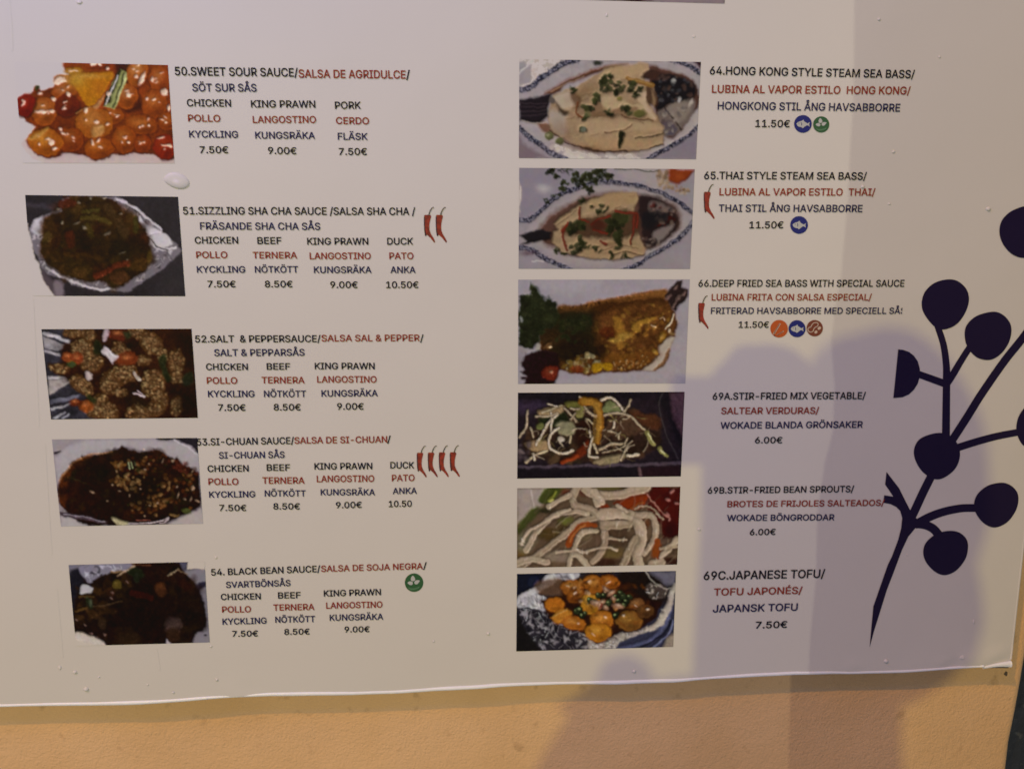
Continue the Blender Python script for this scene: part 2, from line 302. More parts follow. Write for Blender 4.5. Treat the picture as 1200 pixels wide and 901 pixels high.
def dish_sichuan(P):
    P.poly([(30, 40), (240, 50), (120, 130), (90, 165), (40, 170)], '8E8484', 8, sm=False); P.poly([(50, 158), (105, 145), (95, 165), (55, 172)], '221A20', 5)
    P.poly([(780, 40), (1140, 40), (1130, 170), (1060, 110), (960, 72), (800, 62)], '1E1A20', 6, sm=False)
    P.poly([(150, 120), (300, 62), (800, 66), (960, 80), (1060, 118), (1125, 180), (1130, 320), (1000, 250), (600, 110), (300, 160), (110, 330), (78, 380), (60, 200)], 'A29A9A', 14, sm=False)
    P.line([(940, 72), (1040, 115), (1110, 170)], 10, 'B8B0B2', 6)
    food = [(78, 400), (105, 330), (170, 250), (240, 195), (250, 175), (285, 190), (400, 155), (510, 135), (550, 102), (600, 130), (700, 145), (810, 128), (870, 155), (940, 205), (965, 188), (1000, 240), (1080, 270), (1125, 310), (1145, 560), (1060, 600), (920, 660), (860, 690), (300, 700), (200, 660), (130, 590), (90, 530)]
    P.poly(food, '24110A', 10, 6, 40, sm=False)
    P.poly([(80, 400), (105, 335), (170, 255), (240, 200), (330, 180), (200, 270), (150, 400), (140, 560), (92, 520)], '5E2C0C', 14, a=.9)
    P.line([(85, 370), (170, 255), (300, 180), (480, 150)], 9, 'A8784A', 8, .7)
    P.glow(160, 470, 60, 110, '3A180A', 0, .7)
    P.scatter(food, 150, 10, 28, ['30180C', '2A1008', '1A0C08', '3A1C0E', '201A0E', '2C1E10'], 5, (.4, .8), 12, 2, 5)
    cl = [(460, 200), (860, 150), (1100, 280), (1110, 560), (900, 620), (600, 600), (540, 460), (470, 380)]
    P.scatter(cl, 190, 6, 14, ['7A4A22', '8A5E34', '5C3014', '6A3418', '4A1C10', '3A2A12', '2C3414', '9C7446'], 15, (.4, .85), 7, 1.5, 4, dens=lambda x, y: .55 + .45 * math.sin(x * .013 + y * .02))
    P.scatter([(500, 330), (600, 310), (690, 360), (690, 430), (640, 450), (560, 410), (500, 400)], 46, 7, 13, ['9A6C3C', '86582A', 'A88050', 'B8925E'], 16, (.6, .95), 6, 1.4)
    P.scatter([(470, 230), (560, 215), (575, 250), (480, 260)], 14, 7, 13, ['9A6C3C', '86582A', 'A88050'], 17, (.6, .9), 6)
    P.scatter([(760, 470), (880, 440), (900, 560), (790, 560)], 30, 6, 12, ['8A5A30', '74461F', 'A87C4A'], 18, (.5, .85), 6)
    P.scatter([(880, 200), (1000, 210), (1110, 290), (1110, 330), (900, 280)], 24, 8, 16, ['5A2418', '6E3024', '3A120E'], 19, (.5, .85), 7)
    for x, y, rx, ry in [(640, 430, 60, 60), (690, 520, 70, 40), (760, 400, 50, 50), (400, 320, 80, 70)]: P.glow(x, y, rx, ry, '101408', 0, .6)
    P.glow(640, 420, 460, 250, '1C0E08', 0, .38, .8); P.line([(598, 235), (604, 275)], 10, '88A088', 5); P.line([(618, 228), (630, 268)], 9, '7C9A80', 5); P.line([(645, 228), (650, 250)], 8, '3A6A50', 6)
    P.poly([(1000, 575), (1040, 570), (1080, 605), (1060, 625), (1010, 600)], '58602C', 7); P.line([(915, 615), (970, 625)], 16, '7A5E38', 8)
    for x, y, a, b in [(335, 448, 18, 8), (440, 510, 8, 8), (508, 297, 9, 7), (535, 440, 12, 8), (720, 625, 10, 14), (710, 128, 8, 10), (850, 215, 5, 18), (960, 410, 8, 16), (970, 470, 5, 26), (1060, 500, 6, 20), (608, 470, 8, 16), (812, 525, 10, 12), (755, 545, 7, 7), (925, 218, 16, 14), (1080, 420, 18, 34), (1110, 515, 26, 12), (745, 242, 7, 7), (1020, 500, 12, 8), (475, 395, 10, 10), (720, 285, 14, 10), (1075, 290, 6, 12), (690, 425, 8, 8)]:
        P.ell(x, y, a * .7, b * .6, 'A88A70', 20, 6, .75, 4)
    P.line([(140, 330), (290, 380)], 6, '3C3420', 8, .5)
    P.poly([(90, 540), (140, 590), (105, 600), (100, 720), (310, 705), (230, 670), (150, 600)], 'A09896', 8, sm=False); P.poly([(1140, 570), (1080, 600), (960, 655), (900, 690), (1170, 700)], 'A09692', 9, sm=False)
    P.poly([(95, 590), (150, 600), (310, 630), (440, 665), (430, 680), (240, 650), (100, 625)], '3A2E34', 8, sm=False); P.line([(130, 612), (270, 632), (420, 668)], 6, '8A8088', 5)
    P.poly([(470, 640), (495, 635), (600, 680), (580, 695), (520, 688)], 'A89E7A', 6); P.line([(600, 688), (700, 682), (850, 662), (905, 640), (870, 675), (830, 680)], 7, 'B8A8A8', 5); P.line([(660, 658), (760, 655)], 7, '9A5848', 6)
    P.mod(.25, 18, food, 8)

def dish_black_bean(P):
    P.poly([(50, 60), (180, 70), (160, 100), (90, 120), (70, 200), (60, 100)], '6A646C', 10); P.poly([(80, 130), (160, 110), (200, 230), (250, 240), (170, 300), (100, 460), (85, 300)], '17151C', 12)
    foil(P, [(170, 80), (560, 66), (540, 130), (440, 150), (330, 170), (250, 215), (210, 200)], 60, 11, 'BFB8C0', '241E26', '7C7480', (3, 9), (20, 60))
    food = [(250, 200), (330, 160), (400, 125), (520, 120), (600, 60), (920, 55), (960, 110), (1000, 170), (1050, 210), (1090, 290), (1090, 350), (1130, 370), (1140, 450), (1150, 520), (1120, 580), (1060, 620), (1000, 700), (360, 705), (300, 650), (240, 610), (120, 590), (100, 480), (120, 400), (150, 310), (240, 280)]
    P.poly([(900, 50), (990, 55), (1000, 150), (940, 110)], '4A4654', 8); P.poly([(960, 120), (1140, 105), (1160, 300), (1175, 700), (1040, 700), (1060, 610), (1150, 560), (1130, 380), (1080, 240)], '7A7278', 10, sm=False)
    P.poly([(1050, 240), (1140, 205), (1145, 240), (1080, 270)], '25212E', 8); P.ell(965, 170, 16, 18, '9A949C', 0, 7)
    P.poly(food, '1E1009', 8, 8, 40, sm=False)
    P.scatter(food, 150, 14, 42, ['2A160C', '241009', '180D0A', '32200F', '2E1810', '20140C'], 25, (.35, .75), 16, 2.4, 6)
    P.scatter([(130, 260), (560, 140), (560, 300), (460, 420), (130, 560)], 50, 10, 26, ['4A3018', '3C2410', '54361A', '2A1A0C'], 27, (.4, .8), 10, 2.6, 6)
    for pts, w, c in [([(445, 160), (520, 120), (575, 90)], 14, 'B09070'), ([(400, 130), (480, 125)], 14, '8A6A48'), ([(260, 395), (380, 380), (480, 360)], 10, '6A5034'), ([(838, 155), (920, 105)], 10, 'A08C6C'), ([(920, 110), (1000, 150)], 8, '8A6E50'), ([(560, 70), (700, 80)], 12, '6A3E28'),
                      ([(570, 290), (640, 310), (710, 330)], 44, '521C14'), ([(310, 300), (420, 240)], 20, '4A2C14'), ([(150, 320), (260, 325)], 14, '6A4E28'), ([(120, 430), (210, 405)], 20, '6A4A22'), ([(250, 480), (350, 440)], 14, '4A3018'), ([(210, 330), (250, 400)], 22, '24341C')]:
        P.line(pts, w, c, 10, .85, warp=5)
    P.ell(445, 228, 40, 34, '6E5A22', 55, 10, .95, 6); P.glow(435, 215, 16, 20, '8A7434', 0, .8)
    P.ell(780, 270, 42, 62, '5E341C', -25, 14, .95, 8); P.glow(780, 235, 30, 22, '8A4E2A', 0, .7); P.ell(590, 140, 70, 34, '1C2A18', 20, 14, .9, 8); P.ell(600, 180, 22, 40, '1C2C20', 0, 10, .8, 6); P.ell(400, 290, 34, 30, '4A2818', 0, 12, .8, 6)
    P.ell(880, 540, 62, 60, '55403A', 10, 26, .95, 8); P.ell(880, 620, 60, 60, '3E2618', 0, 22, .9, 8); P.ell(540, 650, 90, 50, '3A2616', 0, 26, .9, 8); P.ell(330, 530, 34, 45, '44301E', 0, 16, .8, 8); P.ell(240, 370, 12, 22, '74846C', -10, 8, .7); P.ell(235, 380, 30, 40, '24301C', 0, 14, .5)
    P.ell(980, 230, 60, 34, '34160F', 20, 14, .9, 8)
    P.poly([(180, 235), (258, 258), (240, 290), (180, 300), (155, 290)], 'B8B2B2', 6, 3)
    P.glow(620, 400, 420, 240, '170D0A', 0, .62, .8); P.glow(660, 500, 200, 120, '150C0B', 0, .5); P.glow(1040, 450, 90, 100, '100C0C', 0, .6); P.mod(.25, 26, food, 28)
    for x, y in [(245, 610), (290, 640), (200, 540), (130, 500), (345, 620), (400, 330), (520, 210), (410, 290)]: P.ell(x, y, 12, 6, '8A6A60', 40, 6, .6, 4)
    P.poly([(120, 600), (180, 600), (270, 640), (350, 685), (360, 740), (100, 740)], PANEL_HEX['54'], 8, 4, sm=False); P.poly([(130, 610), (280, 650), (350, 690), (300, 700), (220, 690), (130, 660)], 'B8AEAA', 16, a=.5)
    P.poly([(825, 655), (870, 690), (830, 700)], 'A89CA0', 6, sm=False); P.poly([(988, 40), (1200, 40), (1150, 107), (998, 109)], PANEL_HEX['54'], 5, sm=False); P.ell(1138, 620, 11, 7, '141014', 0, 5)

def fishplate(P, upper, lower, rim, white='A49CA4'):
    P.line(upper, rim, '2E3248', 7); P.line(lower, rim, '2E3248', 7)
    for pts, sd in ((upper, 1), (lower, 2)):
        s = smooth(pts, False, 30); R = random.Random(sd)
        for q in s:
            for _ in range(2):
                P.ell(q[0] + R.gauss(0, rim * .28), q[1] + R.gauss(0, rim * .28), rim * R.uniform(.08, .2), rim * .1, R.choice(['8E8C9C', '6E7088', '1C1E34', '14162C', '9A98A8']), R.uniform(0, 180), 4, .75)

def dish_hongkong(P):
    P.poly([(30, 40), (340, 48), (260, 100), (120, 200), (60, 220), (30, 215)], PANEL_HEX['64'], 6, sm=False); P.poly([(30, 60), (75, 60), (90, 90), (120, 85), (115, 190), (40, 215)], '9A949C', 8, sm=False); P.line([(45, 140), (130, 55)], 8, 'C8C4C4', 6)
    plate = [(45, 245), (110, 230), (200, 150), (300, 80), (380, 55), (960, 60), (1150, 130), (1135, 470), (1000, 560), (840, 655), (360, 655), (230, 610), (45, 450)]
    P.poly(plate, 'A29AA2', 8, sm=False); P.mod(.1, 30, None, 3)
    P.poly([(150, 440), (230, 540), (340, 600), (520, 650), (900, 600), (1130, 450), (1140, 350), (1060, 500), (900, 560), (500, 640)], 'B2AAAC', 14, a=.7)
    fishplate(P, [(45, 235), (105, 228), (200, 150), (300, 82), (400, 52)], [(40, 470), (110, 525), (200, 590), (270, 640), (340, 665)], 32)
    fishplate(P, [(950, 55), (1040, 75), (1150, 130)], [(1140, 460), (1060, 530), (940, 600), (820, 665)], 30)
    P.scatter([(230, 575), (400, 610), (520, 640), (560, 660), (340, 655)], 60, 6, 16, ['CFC9C8', 'BFB8B8', 'D6D0CC'], 4, (.6, .9), 6)
    P.scatter([(560, 640), (740, 625), (780, 660), (600, 665)], 30, 6, 14, ['CFC9C8', 'C4BDBB'], 6, (.6, .9), 6)
    P.poly([(190, 265), (260, 215), (360, 160), (470, 115), (600, 85), (700, 80), (500, 140), (330, 200), (270, 260)], '6E4630', 12, a=.95); P.line([(230, 250), (330, 195), (430, 150)], 5, 'B89878', 5)
    P.poly([(150, 430), (230, 440), (300, 530), (420, 590), (520, 610), (350, 570), (250, 510), (190, 490)], '80583E', 12, a=.9)
    P.poly([(830, 90), (930, 110), (1070, 150), (1130, 210), (1145, 330), (1100, 390), (1000, 520), (920, 510), (850, 300)], '5A4038', 10, 4)
    P.poly([(840, 120), (900, 130), (1010, 150), (1100, 190), (1130, 250), (1080, 300), (960, 330), (900, 370), (860, 340), (850, 220)], '17141A', 12, 8)
    P.poly([(880, 370), (960, 340), (1050, 300), (1110, 290), (1110, 380), (1040, 470), (990, 510), (920, 515), (900, 460)], '6C625F', 10, 5)
    P.poly([(950, 340), (1060, 305), (1090, 360), (1010, 440)], '847A74', 12, 5, a=.9); P.line([(930, 350), (1000, 430), (1030, 480)], 10, '2A2224', 8); P.poly([(900, 430), (990, 440), (1000, 500), (930, 510)], '4A4658', 12, 5)
    P.scatter([(870, 130), (1100, 180), (1120, 280), (960, 330), (880, 300)], 50, 4, 14, ['3A3C44', '25252C', '4A4A50', '0E0C12', '54423C'], 7, (.4, .8), 7)
    P.scatter([(880, 380), (1100, 320), (1020, 480), (920, 500)], 40, 4, 12, ['8E8684', '4C4448', 'A09894', '5A5258'], 9, (.4, .8), 7)
    P.ell(985, 183, 14, 9, 'A0A0A4', 0, 6); P.ell(1020, 295, 9, 16, 'A8A8AA', 10, 6); P.ell(1090, 310, 8, 26, 'B4ACA6', 25, 6); P.poly([(750, 160), (840, 115), (900, 130), (860, 170)], '46302A', 10, 4)
    fish = [(215, 400), (235, 320), (250, 270), (330, 235), (400, 205), (500, 150), (600, 105), (700, 85), (825, 68), (832, 110), (780, 150), (850, 200), (872, 280), (840, 330), (880, 400), (905, 440), (915, 500), (918, 570), (820, 590), (700, 610), (560, 612), (440, 590), (360, 560), (290, 520), (235, 470)]
    P.poly([(x + 4, y + 9) for x, y in fish], '3A281E', 12, sm=False)
    P.poly(fish, 'B09A7A', 8, 5, 40, sm=False); P.mod(.14, 70, fish, 20); P.mod(.08, 22, fish, 21)
    P.poly([(220, 400), (240, 350), (320, 380), (330, 480), (300, 510), (250, 470)], 'A8A29C', 18, 4, a=.8)
    P.poly([(255, 275), (360, 240), (400, 300), (330, 350), (270, 330)], 'B8AEA0', 14, 6, a=.8)
    P.glow(300, 480, 80, 60, '8A7460', 30, .6); P.glow(520, 600, 220, 26, '7A5C40', 4, .8); P.glow(640, 400, 240, 26, '6E5038', 6, .7); P.glow(440, 250, 120, 40, '947A58', -24, .6); P.glow(800, 480, 130, 30, '98805E', 0, .5)
    for k in range(34):
        P.line([(P.r.uniform(300, 860), P.r.uniform(430, 600)) for _ in (0,)] * 2, 1, 'A08460', 3, 0)
        x, y = P.r.uniform(300, 840), P.r.uniform(110, 590); l = P.r.uniform(20, 70)
        if P.sdf(fish, np.array([x]), np.array([y]))[0] < -20: P.line([(x, y), (x + l * .5, y - l * .12), (x + l, y - l * .3)], P.r.uniform(3, 8), P.r.choice(['8E7452', 'C8B490', '7A6044', 'BCA684']), 7, P.r.uniform(.3, .7))
    P.poly([(560, 110), (720, 85), (820, 85), (740, 150), (600, 160)], 'C2AC84', 16, 6, a=.8); P.poly([(400, 440), (640, 400), (860, 430), (900, 480), (560, 490), (440, 510)], 'BEA886', 16, 6, a=.8); P.poly([(450, 540), (700, 530), (860, 560), (640, 600), (500, 590)], 'C0A47C', 16, 6, a=.7)
    for pts, w, c in [([(560, 492), (640, 485), (700, 470), (722, 450)], 6, '6A4A30'), ([(745, 525), (830, 518), (915, 500)], 7, '3A2A20'), ([(230, 480), (330, 560), (440, 592), (560, 614), (700, 610)], 8, '3A2820'), ([(700, 420), (800, 440)], 5, '8A7458'), ([(400, 400), (520, 395), (600, 390)], 7, '8A6E50'), ([(660, 390), (780, 420), (850, 415)], 9, '6A4630'), ([(840, 590), (916, 572)], 8, '4A3020')]:
        P.line(pts, w, c, 7, .85, warp=5)
    P.poly([(820, 200), (870, 250), (880, 330), (840, 330), (800, 300)], '4A3024', 12, 6, a=.9); P.poly([(840, 230), (870, 290), (860, 340)], 'A08868', 8, 4, a=.8)
    P.poly([(250, 290), (290, 340), (340, 360), (310, 385), (270, 340)], '3E2C20', 10, 4, a=.9); P.poly([(350, 240), (420, 280), (400, 350), (370, 320)], '6E4E34', 14, 8, a=.8)
    P.poly([(520, 300), (720, 310), (760, 370), (560, 385), (480, 390)], '7E5E44', 14, 8, a=.6)
    P.poly([(550, 270), (640, 275), (720, 320), (790, 330), (820, 360), (700, 330), (600, 350), (545, 320)], 'C2B08C', 10, 6, a=.95); P.poly([(750, 270), (800, 245), (810, 290), (850, 370), (870, 410), (840, 400)], 'C8B498', 8, 5, a=.9)
    P.line([(400, 310), (390, 370), (430, 410)], 8, '8A5030', 6); P.line([(700, 165), (780, 185), (850, 205)], 26, 'A87E40', 8, .95, warp=4); P.line([(700, 160), (850, 198)], 6, 'CCA868', 5, .7)
    g = ['2C3A22', '1E2818', '3A4428', '24301E', '46502E']
    for x, y, rx, ry in [(560, 180, 48, 38), (600, 165, 28, 22), (580, 225, 36, 40), (655, 225, 40, 34), (720, 215, 38, 40), (740, 260, 34, 26), (770, 235, 26, 24), (510, 280, 42, 40), (460, 340, 42, 40), (370, 232, 26, 22), (600, 368, 38, 22), (690, 355, 48, 30), (450, 395, 20, 34), (425, 475, 34, 26)]:
        for k in range(7): P.ell(x + P.r.gauss(0, rx * .45), y + P.r.gauss(0, ry * .45), rx * .45, ry * .4, P.r.choice(g), P.r.uniform(0, 180), 7, .9, 7, 14)
    P.ell(775, 382, 40, 24, '6A6A38', 0, 9, .95, 6); P.ell(655, 290, 20, 14, '8A8448', 0, 8, .9); P.ell(455, 385, 18, 22, '6A7048', 0, 8, .7); P.ell(430, 478, 16, 14, '6E7870', 0, 7, .8)
    P.poly([(655, 485), (685, 490), (680, 530), (650, 600), (640, 560)], '20281C', 6, 2); P.ell(228, 515, 26, 26, '686C48', 0, 8); P.ell(288, 552, 26, 22, '646844', 0, 8); P.ell(222, 508, 10, 9, '8E9070', 0, 6); P.ell(520, 72, 26, 15, '2E3430', 0, 10)
    P.poly([(40, 300), (180, 268), (240, 262), (225, 320), (215, 400), (165, 438), (40, 425)], '1E1820', 10, 4, sm=False)
    for y in (320, 345, 372, 400): P.line([(45, y), (210, y - 12 + (y - 360) * -.3)], 7, '3A3038', 6, .7)
    P.ell(240, 300, 20, 22, '5C5452', 0, 9); P.line([(60, 425), (160, 436), (215, 425)], 5, 'B0A49C', 5)
    P.poly([(30, 500), (60, 560), (210, 650), (30, 665)], '7A6C76', 14, sm=False); P.poly([(890, 650), (1130, 500), (1130, 670)], '837C8C', 14, sm=False); P.poly([(1100, 60), (1160, 60), (1160, 105)], '3E2030', 8, sm=False)

def dish_thai(P):
    P.mod(.08, 120, None, 3); P.poly([(40, 40), (380, 40), (390, 170), (160, 330), (40, 350)], '8A8494', 30, a=.9); P.glow(200, 170, 40, 30, 'BAB4BA', 0, .8)
    P.poly([(700, 50), (960, 45), (940, 200), (850, 130), (700, 100)], 'A8A0A4', 20, a=.7)
    plate = [(45, 370), (120, 360), (230, 270), (340, 190), (470, 145), (640, 130), (800, 145), (940, 190), (1060, 250), (1155, 330), (1150, 400), (1020, 520), (860, 620), (700, 685), (400, 685), (260, 640), (140, 560), (45, 545)]
    P.poly(plate, '98909A', 8, sm=False); P.mod(.08, 40, plate, 5)
    fishplate(P, [(42, 372), (110, 368), (190, 300), (290, 215), (400, 165), (520, 138), (640, 130), (780, 145), (920, 185), (1040, 240), (1165, 330)], [(42, 550), (110, 552), (190, 600), (280, 650), (380, 690)], 30)
    fishplate(P, [(1165, 380), (1090, 460), (1000, 530), (880, 600)], [(880, 600), (780, 660), (700, 695)], 30)
    P.poly([(440, 175), (640, 150), (900, 195), (1120, 330), (1145, 370), (1000, 500), (820, 600), (560, 660), (300, 620), (200, 540), (130, 500), (100, 430), (200, 330)], 'A39BA0', 26, a=.8)
    P.poly([(170, 420), (230, 350), (340, 270), (480, 210), (700, 185), (900, 220), (1040, 270), (1080, 360), (1060, 430), (960, 510), (860, 550), (400, 600), (260, 550), (190, 500)], '5E4034', 22, 8, a=.95)
    P.poly([(800, 220), (900, 215), (1000, 260), (1060, 330), (1050, 430), (960, 510), (860, 550), (820, 420)], '2A1E20', 14, 8)
    P.poly([(870, 250), (950, 255), (1030, 300), (960, 310), (880, 330)], '6E6260', 14, 6, a=.9); P.scatter([(860, 260), (1040, 300), (1050, 420), (940, 430)], 50, 5, 15, ['6A2018', '14141A', '74645C', '4A1814', '2C2A30'], 31, (.5, .85), 8)
    P.poly([(900, 440), (1030, 400), (960, 490), (900, 500)], '7E7474', 12, 5, a=.9); P.ell(930, 345, 70, 40, '18161C', 10, 18, .8, 6); P.ell(870, 370, 50, 60, '14141A', 0, 20, .8); P.scatter([(820, 480), (930, 470), (930, 540), (840, 545)], 24, 5, 13, ['7A6E68', '2A2224', '5A4A44'], 32, (.5, .85), 7)
    fish = [(255, 510), (265, 440), (300, 430), (265, 390), (300, 350), (400, 290), (480, 245), (590, 205), (700, 195), (785, 185), (795, 230), (770, 290), (800, 440), (830, 520), (840, 580), (760, 600), (640, 625), (520, 615), (400, 595), (300, 570)]
    P.poly([(x + 4, y + 8) for x, y in fish], '33221C', 12, sm=False); P.poly(fish, 'AA9676', 8, 5, sm=False); P.mod(.16, 60, fish, 6)
    P.poly([(480, 250), (620, 205), (780, 190), (780, 260), (680, 285), (560, 290)], 'B8A078', 14, 5); P.poly([(400, 480), (560, 500), (820, 530), (820, 580), (600, 610), (420, 580)], 'B49C78', 14, 5, a=.9)
    for k in range(26):
        x, y = P.r.uniform(280, 800), P.r.uniform(200, 600); l = P.r.uniform(20, 60)
        if P.sdf(fish, np.array([x]), np.array([y]))[0] < -16: P.line([(x, y), (x + l * .5, y - l * .12), (x + l, y - l * .3)], P.r.uniform(3, 8), P.r.choice(['86694A', 'C0AA84', '6E5238', 'B49C78']), 7, P.r.uniform(.3, .7))
    P.poly([(320, 420), (420, 360), (560, 330), (700, 300), (800, 330), (800, 440), (700, 480), (500, 480), (350, 460)], '4E3424', 18, 14, 40, a=.9)
    P.poly([(590, 510), (700, 500), (640, 540)], '9A8060', 12, a=.8); P.line([(560, 560), (680, 530), (800, 545)], 6, '7A6248', 7, .8, warp=5); P.line([(640, 590), (740, 570), (840, 590)], 6, '4A3426', 6, .9); P.line([(280, 400), (410, 300)], 4, '7A6650', 6)
    g = ['2E3A20', '1E2A1A', '3C4426', '28341E']
    for x, y, rx, ry in [(370, 400, 40, 60), (430, 400, 50, 40), (560, 310, 40, 22), (640, 370, 60, 50), (700, 360, 60, 44), (620, 420, 60, 50), (680, 490, 30, 60), (680, 440, 40, 40), (430, 520, 40, 40), (410, 560, 40, 40), (520, 545, 40, 20), (630, 590, 22, 30), (720, 600, 40, 14), (280, 570, 26, 18), (330, 590, 20, 18), (500, 285, 16, 10), (440, 250, 40, 16), (570, 275, 18, 8)]:
        for k in range(6): P.ell(x + P.r.gauss(0, rx * .42), y + P.r.gauss(0, ry * .42), rx * .45, ry * .42, P.r.choice(g), P.r.uniform(0, 180), 7, .9, 7, 14)
    P.ell(700, 355, 50, 30, '44562E', 10, 12, .8, 8)
    for pts in [[(435, 290), (425, 360)], [(350, 380), (325, 470), (345, 560)], [(500, 400), (560, 360), (620, 340)], [(520, 430), (600, 450)], [(775, 345), (770, 440), (755, 520)], [(800, 340), (790, 420)], [(440, 370), (480, 380)], [(560, 500), (600, 520)], [(340, 400), (320, 440)], [(660, 310), (790, 330)]]:
        P.line(pts, 16, '7C2A1C', 7, .9, warp=4); P.line(pts, 5, 'A85040', 5, .5)
    P.ell(545, 400, 55, 30, '58241C', 0, 14, .7, 8)
    P.poly([(40, 470), (120, 430), (200, 420), (250, 440), (250, 490), (160, 505), (45, 530), (90, 500)], '19161C', 9, 4, sm=False)
    for x, y, rx, ry in [(250, 65, 40, 35), (285, 90, 22, 18), (320, 130, 26, 34), (325, 170, 24, 22), (430, 130, 44, 44), (480, 90, 60, 34), (560, 80, 50, 36), (620, 85, 30, 24), (480, 165, 40, 20), (270, 212, 22, 10), (220, 255, 26, 14), (400, 80, 30, 26), (495, 190, 24, 20), (540, 110, 40, 26), (560, 50, 50, 16), (340, 50, 50, 10)]:
        for k in range(7): P.ell(x + P.r.gauss(0, rx * .45), y + P.r.gauss(0, ry * .45), rx * .42, ry * .42, P.r.choice(['1E2C1E', '283A24', '34462E', '16201A']), P.r.uniform(0, 180), 6, .9, 7, 14)
    P.line([(650, 45), (800, 50), (930, 60)], 7, '3A4034', 5)
    P.scatter([(900, 70), (1000, 60), (1010, 150), (1140, 160), (1110, 215), (940, 160)], 80, 5, 14, ['9A8468', 'A8927A', '7A6448', 'B4A490', '8A6E44'], 41, (.4, .8), 7)
    P.poly([(1000, 45), (1145, 48), (1140, 80), (1090, 130), (1030, 135), (1000, 100)], 'A84A20', 10, 6); P.glow(1060, 90, 30, 30, 'C46430', 0, .6)
    P.line([(130, 630), (200, 632)], 8, 'C0BCC0', 6); P.poly([(45, 120), (60, 180), (50, 330), (38, 300)], PANEL_HEX['65'], 6, sm=False); P.glow(100, 580, 50, 18, '5E4650', 0, .8)

